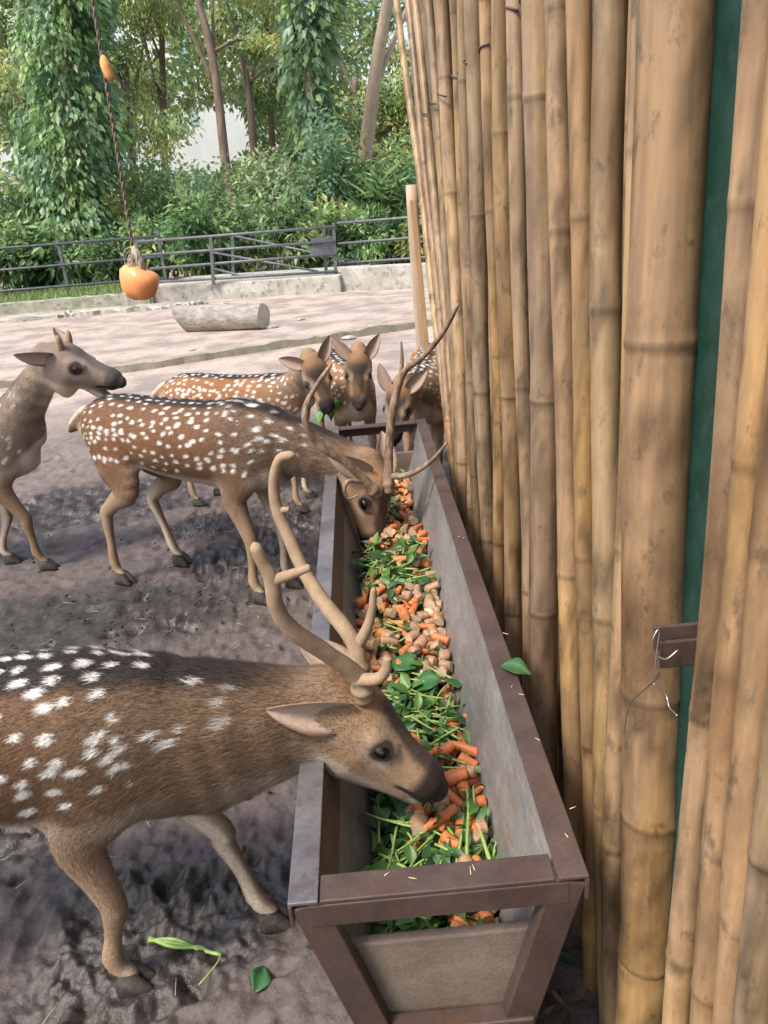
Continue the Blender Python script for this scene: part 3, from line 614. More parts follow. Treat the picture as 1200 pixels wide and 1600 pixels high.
# the near stag, velvet antlers, feeding over the trough side
A1 = [(pl([(568, 1092, 1.235), (560, 1058, 1.225), (512, 1022, 1.20), (458, 985, 1.17), (432, 948, 1.155), (424, 905, 1.15), (410, 878, 1.15), (396, 848, 1.15)]), .0185, .010),
      (pl([(555, 1062, 1.222), (590, 1060, 1.20), (603, 1046, 1.195), (606, 1026, 1.195)]), .013, .008),
      (pl([(424, 908, 1.15), (450, 899, 1.145), (486, 886, 1.14)]), .011, .006)]
B1 = [(pl([(563, 1066, 1.30), (560, 1036, 1.31), (555, 1010, 1.32), (537, 980, 1.34), (504, 939, 1.38), (474, 890, 1.42), (447, 830, 1.45), (432, 792, 1.46), (428, 755, 1.46), (437, 718, 1.45), (461, 710, 1.44)]), .0185, .009),
      (pl([(556, 1012, 1.32), (572, 985, 1.32), (581, 955, 1.32), (584, 918, 1.32)]), .013, .006),
      (pl([(432, 800, 1.46), (442, 797, 1.455), (453, 796, 1.45)]), .009, .005)]
deer('near spotted stag with fuzzy velvet antlers, muzzle deep in the trough by its end bar', (-.885, 1.30), R(-1), .96,
     dict(fr=(-.64, 1.235), fl=(-.335, 1.365), hr=(-1.42, 1.2), hl=(-1.2, 1.4)), at(522, 1100, 1.28), at(662, 1212, 1.235), (.76, -.05, .62),
     [((-.72, .35, .58), (.55, -.75, .25)), ((-.95, -.22, .20), (.1, -.90, -.05))], [A1, B1], VELVET, .0058, 230000, .0135, 1.40, seed=3, nbelow=.168, nbase=.235, withers=-.01, headfat=1.22, spotsize=1.15, band=.115, rowgap=1.3, rowp=.85,
     pal=dict(ruf=(.120, .062, .031), neck=(.172, .107, .063), head=(.29, .185, .112)))
# the second stag, hard antlers
A2 = [(pl([(590, 775, 2.80), (575, 755, 2.79), (540, 722, 2.77), (500, 696, 2.74), (479, 665, 2.72), (478, 635, 2.73), (496, 600, 2.76), (520, 566, 2.80)]), .020, .007),
      (pl([(568, 752, 2.785), (545, 752, 2.76), (538, 765, 2.74), (545, 779, 2.73), (560, 773, 2.72)]), .010, .004)]
B2 = [(pl([(608, 770, 2.84), (607, 742, 2.85), (608, 700, 2.87), (613, 645, 2.88), (622, 605, 2.88), (634, 578, 2.86), (662, 556, 2.80), (692, 520, 2.74), (717, 474, 2.68)]), .020, .007),
      (pl([(625, 600, 2.88), (628, 565, 2.88), (627, 532, 2.88)]), .011, .003), (pl([(608, 745, 2.85), (640, 741, 2.80), (672, 722, 2.76), (700, 690, 2.72)]), .014, .005)]
deer('large spotted stag with hard brown antlers, head lowered into the trough', (-.79, 3.27), R(-27), 1.02,
     dict(fr=(-.536, 3.03), fl=(-.405, 3.16), hr=(-1.244, 3.36), hl=(-.998, 3.52)), at(575, 736, 2.93), at(586, 860, 2.80), (.80, -.58, .15),
     [((.0, .3, .95), (.2, -.9, .1)), ((-.80, -.2, .5), (.15, -.95, -.1))], [A2, B2], HORN, .0075, 140000, .013, 1.25, seed=8, headfat=1.27, headscale=1.08, spotsize=.88, pal=dict(ruf=(.145, .070, .034), neck=(.165, .107, .069), head=(.30, .18, .105)), withers=.02)
# the young buck calling at the left
deer('grey-brown young deer with its mouth open and small antler knobs', (-2.10, 3.64), R(3), .98,
     dict(fr=(-1.70, 3.60), fl=(-1.93, 3.72)), at(82, 562, 3.62), at(190, 597, 3.60), (.28, -.1, .95),
     [((-.35, .75, .62), (.7, -.6, .1)), ((-.88, -.42, .12), (.1, -.8, -.45))], (), None,   .009, 70000, .012, 1.08, nbase=.115, seed=12, open_mouth=True, knobs=True, spots=.75, headscale=1.15, headfat=1.32, eyer=.85, earscale=.85,
     pal=dict(ruf=(.175, .115, .078), neck=(.21, .155, .115), head=(.21, .16, .125), leg=(.25, .155, .09), dark=(.075, .06, .052)))
# three does at the far end of the trough
deer('doe chewing green leaves behind the large stag, body side-on', (-.73, 4.40), R(-20), .87,
     dict(hr=(-1.06, 4.34), hl=(-.96, 4.50), fr=(-.42, 4.08), fl=(-.38, 4.28)), at(486, 566, 4.16), at(512, 634, 4.04), (.05, -.80, .60),
     [((.45, .1, .85), (.3, -.9, .1)), ((-.90, .05, .30), (-.1, -.95, .1))], (), None, .0085, 50000, .012, .95, seed=21, pal=dict(ruf=(.25, .11, .045), head=(.28, .175, .10)), nbelow=.085, nbase=.12, headscale=1.15, headfat=1.2, earscale=.85, cap=.85, earin=.6)
deer('doe looking straight out over the end of the trough', (-.13, 4.62), R(-77), .88,
     dict(), at(560, 556, 4.28), at(561, 636, 4.14), (.0, -.85, .5),
     [((.55, .05, .82), (.1, -.95, .1)), ((-.62, .05, .78), (-.1, -.95, .1))], (), None, .0085, 45000, .012, .9, seed=31, pal=dict(ruf=(.28, .125, .05), neck=(.25, .135, .07), head=(.30, .18, .10)), nbelow=.085, nbase=.12, headscale=1.15, headfat=1.15, earscale=.85, cap=.85, earin=.6)
deer('doe with her head dipped in the far end of the trough beside the wall', (.35, 4.42), R(-101), .88,
     dict(), at(628, 606, 3.88), at(607, 720, 3.72), (-.35, -.80, .35),
     [((.72, .0, .66), (-.2, -.9, .0)), ((-.35, .1, .92), (-.4, -.85, .0))], (), None, .0085, 45000, .012, .9, seed=41, pal=dict(ruf=(.26, .115, .045), head=(.29, .175, .10)), nbelow=.085, nbase=.12, headscale=1.15, headfat=1.15, earscale=.85, cap=.85, earin=.6)

# ================================================================= FOOD IN THE TROUGH
def m_veg(name, c1, c2, rough=.55, sub=.0):
    M = Mat(name); v = M.coords('Object'); a = M.noise(v, 55, 4); oi = M.n('ObjectInfo'); c = M.ramp(a, [(.3, c1), (.7, c2)])
    c = M.mixc(.5, c, M.ramp(oi.outputs['Random'], [(0, g(.62)), (1, g(1.12))]), 'MULTIPLY'); M.base(c); M.set(Roughness=rough); M.bump(M.noise(M.coords('Object', (.4, 1, 1)), 160, 3), .4, .002); return M.m
CAR = m_veg('carrot_skin', (.44, .115, .030), (.56, .185, .060)); CARC = m_veg('carrot_cut', (.56, .24, .085), (.64, .36, .17))
TUB = m_veg('tuber_skin', (.25, .135, .075), (.40, .24, .13)); TUBC = m_veg('tuber_cut', (.50, .37, .24), (.62, .50, .35))
def m_leaf(name, rough=.45, tr=.3, bumpy=True):
    M = Mat(name); a = M.n('Attribute', attribute_name='Col'); oi = M.n('ObjectInfo'); nn = M.noise(M.coords('Object'), 40, 3)
    c = M.mixc(.45, a.outputs['Color'], M.ramp(nn, [(.3, g(.55)), (.7, g(1.2))]), 'MULTIPLY'); c = M.mixc(.5, c, M.ramp(oi.outputs['Random'], [(0, g(.65)), (1, g(1.2))]), 'MULTIPLY')
    M.base(c); M.set(Roughness=rough); t = M.n('BsdfTranslucent'); M.l(c, t.inputs[0]); mx = M.n('MixShader'); mx.inputs[0].default_value = tr
    M.l(M.b.outputs[0], mx.inputs[1]); M.l(t.outputs[0], mx.inputs[2]); M.l(mx.outputs[0], M.out.inputs[0]); return M.m
LEAF = m_leaf('fresh_leaf'); FOL = m_leaf('foliage', .42, .45)
STEMM = m_veg('green_stem', (.16, .26, .055), (.27, .38, .10))
def stub(L, r0, r1, k, seed, cutmat=True, lump=.06):
    rr = np.random.default_rng(seed); xs = [-.5, -.46, -.2, .1, .38, .47, .5]; V = []; F = []
    ph = rr.uniform(0, 6, 3); tilt = rr.uniform(-.35, .35)
    for i, x in enumerate(xs):
        t = x + .5; r = r0 + (r1 - r0) * t
        if i in (0, 6): r *= .90
        for j in range(k):
            a = 2 * pi * j / k; q = r * (1 + lump * sin(2 * a + ph[0]) + lump * .7 * sin(3 * a + ph[1] + x * 3)); sx = tilt * q * cos(a) * (1 if abs(x) > .4 else 0) * .6
            V.append((x * L + sx, q * cos(a), q * sin(a) + .1 * r0 * sin(x * 4 + ph[2])))
    n = len(xs); F = [(i * k + j, i * k + (j + 1) % k, (i + 1) * k + (j + 1) % k, (i + 1) * k + j) for i in range(n - 1) for j in range(k)]
    F = [q[::-1] for q in F] + [tuple(range(k)), tuple((n - 1) * k + j for j in range(k))[::-1]]
    return np.array(V), F
def proto(name, L, r0, r1, mats, seed, k=9, lump=.06):
    v, f = stub(L, r0, r1, k, seed, lump=lump); me = bpy.data.meshes.new(name); me.from_pydata([tuple(map(float, q)) for q in v], [], f)
    for m in mats: me.materials.append(m)
    for p in me.polygons: p.use_smooth = len(p.vertices) == 4; p.material_index = 0 if len(p.vertices) == 4 else 1
    return me
CARS = [proto('carrot_piece', L, a, b, (CAR, CARC), i) for i, (L, a, b) in enumerate(((.075, .0155, .010), (.05, .016, .013), (.035, .0165, .015), (.09, .014, .007), (.06, .018, .014), (.028, .0145, .0135)))]
TUBS = [proto('tuber_chunk', L, a, b, (TUB, TUBC), 40 + i, 8, .13) for i, (L, a, b) in enumerate(((.045, .019, .020), (.032, .022, .019), (.06, .017, .014), (.026, .024, .022), (.04, .015, .019), (.02, .017, .017)))]
def inside(y, z): return .075 + (z - .17) / (.495 - .17) * (.1775 - .075)          # half width of the basin at a height
def level(x, y): return .342 + .018 * sin(y * 5.3 + 1) + .012 * cos(x * 20 + y * 3) + .02 * ss(1.0, 2.4, np.array(y)) - .03 * ss(1.10, .95, np.array(y))
LW = np.array([0, .22, .42, .55, .62, .58, .46, .30, .13, .0]) * 1.0
def leaf_geo(L, W, curl, fold, seed=0, nu=7):
    V = []; F = []
    for i in range(nu):
        u = i / (nu - 1); w = W * np.interp(u, np.linspace(0, 1, 10), LW) + .0006
        for j in (-1, -.5, 0, .5, 1): V.append((u * L * cos(curl * u * .6), w * j, fold * abs(j) * w - L * curl * u * u * .5 + .08 * w * sin(u * 11 + j * 5 + seed)))
    for i in range(nu - 1):
        for j in range(4): a = i * 5 + j; F.append((a, a + 1, a + 6, a + 5))
    return np.array(V), F
def rot(yaw, pitch, roll): return np.array(Matrix.Rotation(yaw, 3, 'Z') @ Matrix.Rotation(pitch, 3, 'Y') @ Matrix.Rotation(roll, 3, 'X'))
GRN = [(.055, .14, .032), (.085, .19, .042), (.042, .11, .036), (.13, .24, .055), (.07, .15, .06)]
def food():
    rr = np.random.default_rng(77); used = []
    # a loose bed of cut greens fills the trough underneath
    VV = []; FF = []; CC = []; n = 0
    for i in range(1500):
        y = rr.uniform(TY0 + .07, TY1 - .1); z = float(level(0, y)) - .035 + rr.uniform(-.012, .016); hw = inside(y, z) - .012; x = rr.uniform(-hw, hw)
        v, f = leaf_geo(rr.uniform(.035, .08), rr.uniform(.014, .03), rr.uniform(-.4, .6), rr.uniform(0, .5), i, 4); v = v @ rot(rr.uniform(0, 6.3), rr.normal(0, .35), rr.normal(0, .4)).T + [x + TX, y, z]
        v[:, 0] = np.clip(v[:, 0], TX - hw - .008, TX + hw + .008); v[:, 1] = np.clip(v[:, 1], TY0 + .062, TY1 - .062); VV.append(v); FF += [tuple(a + n for a in q) for q in f]; n += len(v); CC.append(np.repeat([np.array(GRN[i % 5]) * rr.uniform(.6, 1.1)], len(v), 0))
    o = mesh_obj('cut_greens_bed', np.vstack(VV), FF, LEAF, col=np.vstack(CC)); tag(o, 'bed of chopped leafy greens lining the trough under the carrots', 'greens', kind='stuff')
    # level of carrots against tubers along the trough, from the near end to the far one
    zones = [(1.02, 1.24, 16, 9, .02, .12), (1.24, 1.50, 34, 13, -.02, .14), (1.50, 1.80, 16, 8, -.10, .14), (1.80, 2.28, 46, 72, -.14, .14), (2.28, 2.62, 10, 14, -.12, .13), (2.62, 3.02, 40, 26, -.08, .14), (3.02, 3.45, 30, 22, -.12, .13)]
    for (y0, y1, nc, ntu, xa, xb) in zones:
        jobs = [(CARS, 'carrot_piece', 'cut orange carrot piece lying among the feed in the trough', 'carrot', 'carrot pieces in the trough')] * int(nc * 1.3) + [(TUBS, 'tuber_chunk', 'tan chunk of cut root vegetable in the feeding trough', 'vegetable', 'root vegetable chunks in the trough')] * int(ntu * 1.35)
        order = rr.permutation(len(jobs))
        for q, k in enumerate(order):
            pool, nm, lb, ct, gp = jobs[k]
            for t_ in range(14):
                y = rr.uniform(y0, y1); z0 = float(level(0, y)); hw = inside(y, z0 + .02) - .024; x = np.clip(rr.uniform(xa, xb), -hw, hw); z = z0 - .008
                for (ux, uy, uz) in used:
                    if (ux - x) ** 2 + (uy - y) ** 2 < .028 ** 2: z = max(z, uz + .018)
                if z < z0 + .045: break
            used.append((x, y, z)); o = bpy.data.objects.new(nm, pool[rr.integers(len(pool))]); COL.objects.link(o); o.location = (TX + x, y, z)
            o.rotation_euler = (rr.uniform(0, 6.3), rr.normal(0, .22), rr.uniform(0, 6.3)); sc_ = rr.uniform(.72, 1.02); o.scale = (sc_, sc_, sc_); tag(o, lb, ct, gp)
    # leafy stalks thrown on top
    def stalk(x, y, z, yaw, L, nl, big, lab, grp, pitch=None, droop=.25, tube_r=.0032):
        r0 = empty('leafy_stalk', (x, y, z), yaw); tag(r0, lab, 'greens', grp); p = rr.normal(0, .06) if pitch is None else pitch
        k = np.linspace(0, 1, 9); ph = rr.uniform(0, 6); P = np.stack([k * L, .03 * L * np.sin(k * 4 + ph), k * L * sin(p) - droop * L * k * k * .25 + .002], 1)
        v, f = tube(P, tube_r * (1 - .45 * k), 6); mesh_obj('stem', v, f, STEMM, r0)
        for i in range(nl):
            t = rr.uniform(.35, 1) if i else 1; b = P[int(t * 8)]; v, f = leaf_geo(big * rr.uniform(.6, 1.15), big * rr.uniform(.28, .5), rr.uniform(.0, .9), rr.uniform(.1, .7), i)
            v = v @ rot(rr.normal(0, 1.0), rr.normal(-.1, .35), rr.normal(0, .6)).T + b; mesh_obj('leaf', v, f, LEAF, r0, col=np.repeat([np.array(GRN[rr.integers(5)]) * rr.uniform(.8, 1.3)], len(v), 0))
    lab1 = 'loose stalk of leafy greens lying on the feed in the trough'; g1 = 'leafy stalks in the trough'
    for (y0, y1, n_, xa, xb, big) in ((1.0, 1.25, 64, -.11, .04, .045), (1.50, 1.80, 46, -.10, .13, .058), (1.35, 1.5, 4, .0, .12, .05), (1.85, 2.25, 12, -.12, .12, .045), (2.28, 2.60, 34, -.12, .13, .06), (2.65, 3.4, 14, -.12, .12, .05)):
        for i in range(n_):
            y = rr.uniform(y0, y1); x = rr.uniform(xa, xb); yaw = rr.uniform(0, 6.3); L = rr.uniform(.07, .16)
            ex = x + L * cos(yaw)
            if abs(ex) > .13: yaw = pi - yaw; ex = x + L * cos(yaw)
            if abs(ex) > .14: L *= .5
            if y + L * sin(yaw) < .97: yaw = -yaw
            stalk(TX + x, y, float(level(0, y)) + rr.uniform(.012, .04), yaw, L, rr.integers(2, 5), big, lab1, g1)
    lab2 = 'tall bundle stalk of celery-like greens leaning on the trough side'
    for i in range(9):
        stalk(TX + .065 + rr.uniform(-.02, .05), 1.06 + rr.uniform(0, .06), .325 + .008 * i, R(82) + rr.normal(0, .16), rr.uniform(.16, .24), 6, .045, lab2, 'celery-like stalks by the near end', pitch=rr.uniform(.12, .3), tube_r=.0046)
    def single(name, p, yaw, pitch, roll, L, W, c, lab, curl=.3, fold=.35, cat='leaf', grp=None, stem=0):
        v, f = leaf_geo(L, W, curl, fold, 3, 9); v = v @ rot(yaw, pitch, roll).T; o = mesh_obj(name, v, f, LEAF, col=np.repeat([c], len(v), 0)); o.location = [float(q) for q in p]; tag(o, lab, cat, grp); m = o.modifiers.new('thick', 'SOLIDIFY'); m.thickness = .0008
        return o
    for i, (u, v_) in enumerate(((650, 1045), (690, 1060), (640, 1085), (715, 1075), (625, 905), (590, 880), (605, 870), (730, 1100))):
        p = atz(u, v_, .385); single('broad_leaf', p, rr.uniform(0, 6.3), rr.normal(0, .2), rr.normal(0, .4), .09, .062, np.array((.05, .155, .045)) * rr.uniform(.8, 1.2), 'broad dark green leaf lying on top of the feed', grp='broad leaves on the feed')
    p = atz(782, 1040, .607); single('fallen_leaf', p, R(-28), .03, .12, .075, .042, (.06, .17, .06), 'crumpled green leaf caught on the rim next to the bamboo', .25, .5)
    p = atz(398, 1552, .012); single('fallen_leaf', p, R(75), -.12, .5, .07, .04, (.06, .17, .06), 'small curled green leaf lying on the mud near the trough', .4, .6)
    A, B = atz(232, 1470, .012), atz(346, 1492, .012); st_ = empty('fallen_stalk', A); tag(st_, 'pale green split stalk dropped on the churned mud', 'stalk')
    for k in (0, 1, 2):
        P = catmull([(0, .004 * k, 0), (B - A) * .35 + [0, .012 - .010 * k, .006], (B - A) * .7 + [0, .003 * k, .004], (B - A) * (1 - .1 * k)], 12); v, f = tube(P, .0045, 6); mesh_obj('stem', v, f, STEMM, st_)
    P = catmull([(B - A), (B - A) + [-.01, -.03, .003], (B - A) + [-.04, -.07, 0]], 8); v, f = tube(P, .0022, 5); mesh_obj('stem', v, f, STEMM, st_)
    # straw bits on the rim and end bar
    STRAW = m_noisy('straw', (.5, .40, .24), (.62, .52, .34), 30, .8, .2)
    for (u, v_, z) in ((605, 1365, .597), (645, 1372, .597), (735, 1360, .597), (740, 1355, .597), (885, 1305, .601), (840, 1155, .601), (815, 1085, .601), (800, 1072, .601), (790, 990, .601), (725, 840, .601), (718, 838, .601), (895, 1262, .601)):
        p = atz(u, v_, z); a = rr.uniform(0, 3.1); L = rr.uniform(.004, .008); d = np.array([cos(a), sin(a), .04]) * L; v, f = tube([p - d - p, d * 0, d], .0008, 5); o = mesh_obj('straw_bit', v, f, STRAW); o.location = [float(q) for q in p]; tag(o, 'tiny bit of pale straw on the steel rim', 'straw', 'straw bits on the rim')
    # litter between the trough and the wall
    VV = []; FF = []; CC = []; n = 0
    for i in range(520):
        x, y = rr.uniform(.16, .42), rr.uniform(.75, 3.6); v, f = leaf_geo(rr.uniform(.03, .09), rr.uniform(.006, .022), rr.uniform(-.5, .5), .2, i, 4); v = v @ rot(rr.uniform(0, 6.3), rr.normal(-.15, .3), rr.normal(0, .4)).T + [x, y, rr.uniform(-.135, -.10) if x > .25 else rr.uniform(-.02, .02)]; VV.append(v); FF += [tuple(a + n for a in q) for q in f]; n += len(v)
        CC.append(np.repeat([[(.05, .10, .03), (.22, .15, .08), (.12, .08, .05)][i % 3]], len(v), 0))
    o = mesh_obj('leaf_litter', np.vstack(VV), FF, LEAF, col=np.vstack(CC)); tag(o, 'dead stalks and leaves heaped between the trough and the bamboo', 'litter', kind='stuff')
    # leaves hanging from the doe's mouth
    for i, (u, v_, a) in enumerate(((512, 652, .4), (526, 655, 2.0), (500, 656, 3.4), (530, 640, 1.2))):
        single('mouth_leaf', at(u, v_ - 14, 4.02), a + 1, .9, .3, .075, .05, (.10, .27, .05), 'bright green leaf hanging from the chewing doe\'s mouth', grp='leaves in the doe\'s mouth')
food()

# droppings and straw trodden into the mud
def scatter():
    rr = np.random.default_rng(15); sh = []
    for i in range(150):
        x, y = (rr.normal(-1.12, .28), rr.normal(2.95, .2)) if i < 70 else (rr.uniform(-2.3, -.25), rr.uniform(1.6, 5.5))
        L, w = rr.uniform(.006, .011), rr.uniform(.004, .006); a = rr.uniform(0, 3.1); d = np.array([cos(a), sin(a), 0]); P = [np.array([x, y, .012]) + d * t * L for t in (-1, -.75, 0, .75, 1)]
        sh.append(tube(P, [w * .35, w * .8, w, w * .8, w * .35], 6))
    v, f = join(sh); o = mesh_obj('droppings', v, f, m_noisy('dung', (.018, .014, .011), (.04, .03, .024), 50, .8, .3)); tag(o, 'small dark droppings scattered over the wet mud', 'droppings', kind='stuff')
    sh = []
    for i in range(90):
        x, y = rr.uniform(-1.6, -.2), rr.uniform(1.0, 4.5); L = rr.uniform(.01, .035); a = rr.uniform(0, 3.1); p = np.array([x, y, .012]); d = np.array([cos(a), sin(a), rr.normal(0, .1)]) * L; sh.append(tube([p - d, p + [0, 0, .002], p + d], .0011, 5))
    v, f = join(sh); o = mesh_obj('straw_litter', v, f, m_noisy('old_straw', (.26, .2, .12), (.45, .36, .24), 30, .85, .2)); tag(o, 'thin bits of straw trodden into the mud', 'straw', kind='stuff')
scatter()
# ================================================================= FAR SIDE OF THE YARD
CONC = m_noisy('old_concrete', (.30, .275, .235), (.50, .47, .42), 3, .85, .6, .01, c3=(.16, .16, .11), fine=40)
CONCT = m_noisy('mossy_concrete', (.20, .21, .14), (.42, .39, .33), 4, .85, .6, .01, c3=(.12, .13, .07), fine=40)
IRON = m_noisy('painted_fence_steel', (.09, .093, .10), (.17, .175, .185), 12, .5, .3, .002, .2)
def gp(u, v, z=0): return atz(u, v, z)
def prism_line(P, w, z0, z1, rough=.0, n=40, seed=0):
    P = catmull([np.array(p)[:2] for p in P], n); rr = np.random.default_rng(seed); T = np.gradient(P, axis=0); T /= np.linalg.norm(T, axis=1)[:, None]; Nv = np.stack([-T[:, 1], T[:, 0]], 1)
    V = []; 
    for i in range(n):
        a, b, c = rr.normal(0, rough, 3)
        for (s_, z) in ((-1, z0), (1, z0), (1, z1), (-.15, z1 * 1.01), (-1, z1)): q = P[i] + Nv[i] * (w / 2) * s_ * (1 + (a if s_ < 0 else b)); V.append((q[0], q[1], z * (1 + (c if z == z1 else 0))))
    F = [(i * 5 + j, i * 5 + (j + 1) % 5, (i + 1) * 5 + (j + 1) % 5, (i + 1) * 5 + j) for i in range(n - 1) for j in range(5)] + [(4, 3, 2, 1, 0), tuple((n - 1) * 5 + j for j in range(5))]
    return np.array(V), F
k0, k1 = gp(0, 492), gp(222, 474); dk = nz((k1 - k0) * [1, 1, 0])
v, f = prism_line([k0 - dk * 14, k0, k1, k1 + dk * .25], .35, -.1, .24, .06, 60, 1); o = mesh_obj('stone_kerb', v, f, CONCT, smooth=False); tag(o, 'mossy stone kerb wall in front of the grass strip', 'kerb')
e0, e1 = gp(226, 474), gp(533, 457)
def slab(name, A, B, depth, z0, z1, mat):
    t = nz((B - A) * [1, 1, 0]); n_ = np.array([-t[1], t[0], 0]); A, B = A * [1, 1, 0], B * [1, 1, 0]; q = [A, B, B + n_ * depth, A + n_ * depth]; v, f = hexa([p + [0, 0, z0] for p in q] + [p + [0, 0, z1] for p in q]); return bevel(mesh_obj(name, v, f, mat, smooth=False), .02)
o = slab('concrete_platform', e0, e1, 2.3, -.1, .33, CONC); tag(o, 'raised concrete platform under the railings', 'platform')
r0_, r1_ = gp(534, 457), gp(640, 453); o = slab('concrete_wall', r0_ + [.02, .15, 0], r0_ + (r1_ - r0_) * 9, .3, -.1, .46, CONC); tag(o, 'plain low concrete wall to the right of the platform', 'wall')
l0, l1 = gp(0, 504), gp(290, 480); dl = (l1 - l0)
v, f = prism_line([l0 - dl * 2, l0, l0 + dl * .5 + [0, .08, 0], l1, l1 + dl * .12], .28, -.05, .07, .35, 70, 4); o = mesh_obj('ragged_footing', v, f, CONC, smooth=False); tag(o, 'ragged pale footing on the dirt below the kerb wall', 'footing')
c0, c1 = gp(190, 581), gp(640, 513); cl_ = gp(0, 606)
v, f = prism_line([cl_ - (c0 - cl_) * 2, cl_, c0, (c0 + c1) / 2, c1, c1 + (c1 - c0) * 1.5], .17, -.05, .085, .12, 80, 5); o = mesh_obj('low_kerb', v, f, m_noisy('kerb_stone', (.24, .20, .15), (.38, .33, .26), 5, .85, .6, .008, c3=(.2, .19, .1)), smooth=False); tag(o, 'low stone kerb crossing the dirt yard', 'kerb')
# fallen log
BARK = m_noisy('grey_bark', (.20, .17, .145), (.40, .355, .31), 9, .85, 1, .02, c3=(.15, .11, .09), stretch=(.5, 1, 1), fine=40); CUTW = m_noisy('cut_wood', (.40, .30, .22), (.55, .44, .34), 8, .8, .4)
a_, b_ = gp(293, 517), gp(415, 514); L_ = np.linalg.norm(b_ - a_); lg = empty('cut_log', (*((a_ + b_) / 2)[:2], 0), math.atan2(b_[1] - a_[1], b_[0] - a_[0])); tag(lg, 'thick grey log lying on the dirt in front of the platform', 'log')
xs_ = np.linspace(-L_ / 2, L_ / 2, 24); V = []; 
for x in xs_:
    for j in range(20):
        a = 2 * pi * j / 20; r = (.195 - .012 * x) * (1 + .07 * float(N1(np.array([x * 3, cos(a) * 2, sin(a) * 2]))) + .02 * sin(a * 7)); V.append((x - .12 * (x < -L_ / 2 + .01) * (sin(a) + .3), r * cos(a), .185 + r * sin(a)))
mesh_obj('trunk', V, [(i * 20 + j, i * 20 + (j + 1) % 20, (i + 1) * 20 + (j + 1) % 20, (i + 1) * 20 + j)[::-1] for i in range(23) for j in range(20)] + [tuple(range(20))], BARK, lg)
mesh_obj('cut_face', [(L_ / 2 + .001 + .006 * (j == 20), V[-20 + j][1] if j < 20 else 0, V[-20 + j][2] if j < 20 else .185) for j in range(21)], [(j, (j + 1) % 20, 20) for j in range(20)], CUTW, lg, smooth=False)
# stones and chips scattered on the dirt
for i, (u, v_, s_) in enumerate(((424, 513, .10), (545, 530, .09), (410, 540, .07), (300, 548, .06), (350, 475, .07), (470, 500, .06))):
    p = gp(u, v_); me_v = []; me_f = []
    for a in range(5):
        for b in range(8): q = 1 + .25 * random.random(); me_v.append((s_ * q * sin(pi * (a + .3) / 5) * cos(b * pi / 4), s_ * .8 * q * sin(pi * (a + .3) / 5) * sin(b * pi / 4), s_ * .35 * cos(pi * (a + .3) / 5) + s_ * .2))
    me_f = [(a * 8 + b, a * 8 + (b + 1) % 8, (a + 1) * 8 + (b + 1) % 8, (a + 1) * 8 + b) for a in range(4) for b in range(8)] + [tuple(range(8))]
    o = mesh_obj('stone', me_v, [q[::-1] for q in me_f], CONC, smooth=False); o.location = (p[0], p[1], 0); tag(o, 'small pale stone lying on the dirt of the yard', 'stone', 'stones on the dirt')
# railings
def railing(name, lab, rails, posts, r=.028, extra=None):
    A = np.array(rails[0][0]); t = empty(name, (A[0], A[1], 0)); tag(t, lab, 'railing'); org = np.array([A[0], A[1], 0])
    for (p, q) in rails: v, f = tube(np.linspace(p, q, 3), r, 8); mesh_obj('rail', v - org, f, IRON, t)
    for (p, q) in posts: v, f = bar(p, q, .065, .065, (0, 1, 0)); mesh_obj('post', v - org, f, IRON, t, smooth=False)
    if extra: v, f = extra; mesh_obj('metal_plate', v - org, f, IRON, t, smooth=False)
def ext(p, q, k): return p + (p - q) * k
R1 = []
for (ua, va, ub, vb) in ((0, 388, 325, 363), (0, 422, 203, 405), (0, 455, 187, 440)):
    p, q = at(ua, va, 18.6), at(ub, vb, 18.3); q = p + (q - p) * ((-4.3 - p[0]) / (q[0] - p[0])); R1.append((p + (p - q) * 2.4, q))
railing('railing', 'grey three-rail fence above the grass strip', R1, [(np.array([x, 18.55, 0]), np.array([x, 18.55, R1[0][1][2] + .12])) for x in (-14, -11, -8.9, -6.6, -4.35)])
R2 = [(at(215, 378, 16.75), at(524, 354, 16.2)), (at(220, 399, 16.75), at(524, 377, 16.2)), (at(234, 420, 16.75), at(524, 397, 16.2)), (at(242, 441, 16.75), at(528, 424, 16.2))]
bx = at(505, 385, 16.35)
railing('platform_railing', 'four-rail steel railing with a box plate on the concrete platform', R2, [(np.array([*at(333, 440, 16.55)[:2], .3]), at(329, 369, 16.55)), (np.array([*at(525, 432, 16.25)[:2], .3]), at(521, 348, 16.25)), (np.array([*at(510, 430, 16.4)[:2], .3]), at(505, 355, 16.4)), (np.array([*at(219, 455, 16.8)[:2], .3]), at(213, 374, 16.8))], extra=box(bx[0] - .24, bx[0] + .24, 16.28, 16.4, bx[2] - .17, bx[2] + .17))
railing('ramp_railing', 'sloping handrail of three bars behind the platform railing', [(at(363, 368, 18.2), at(561, 410, 17.2)), (at(330, 394, 18.2), at(497, 424, 17.2)), (at(335, 420, 18.2), at(404, 437, 17.6))], [(at(363, 440, 18.2) * [1, 1, 0], at(363, 366, 18.2)), (at(561, 425, 17.2) * [1, 1, 0], at(561, 409, 17.2))], .024)
R3 = []
for (ua, va, ub, vb) in ((526, 349, 640, 340), (528, 381, 640, 372), (528, 412, 640, 404)):
    p, q = at(ua, va, 16.6), at(ub, vb, 16.7); R3.append((p, p + (q - p) * 5))
railing('wall_railing', 'three-rail fence standing on the low concrete wall', R3, [(np.array([x, 16.62, .4]), np.array([x, 16.62, R3[0][0][2] + .1])) for x in (1.6, 3.6, 5.6, 7.6)])
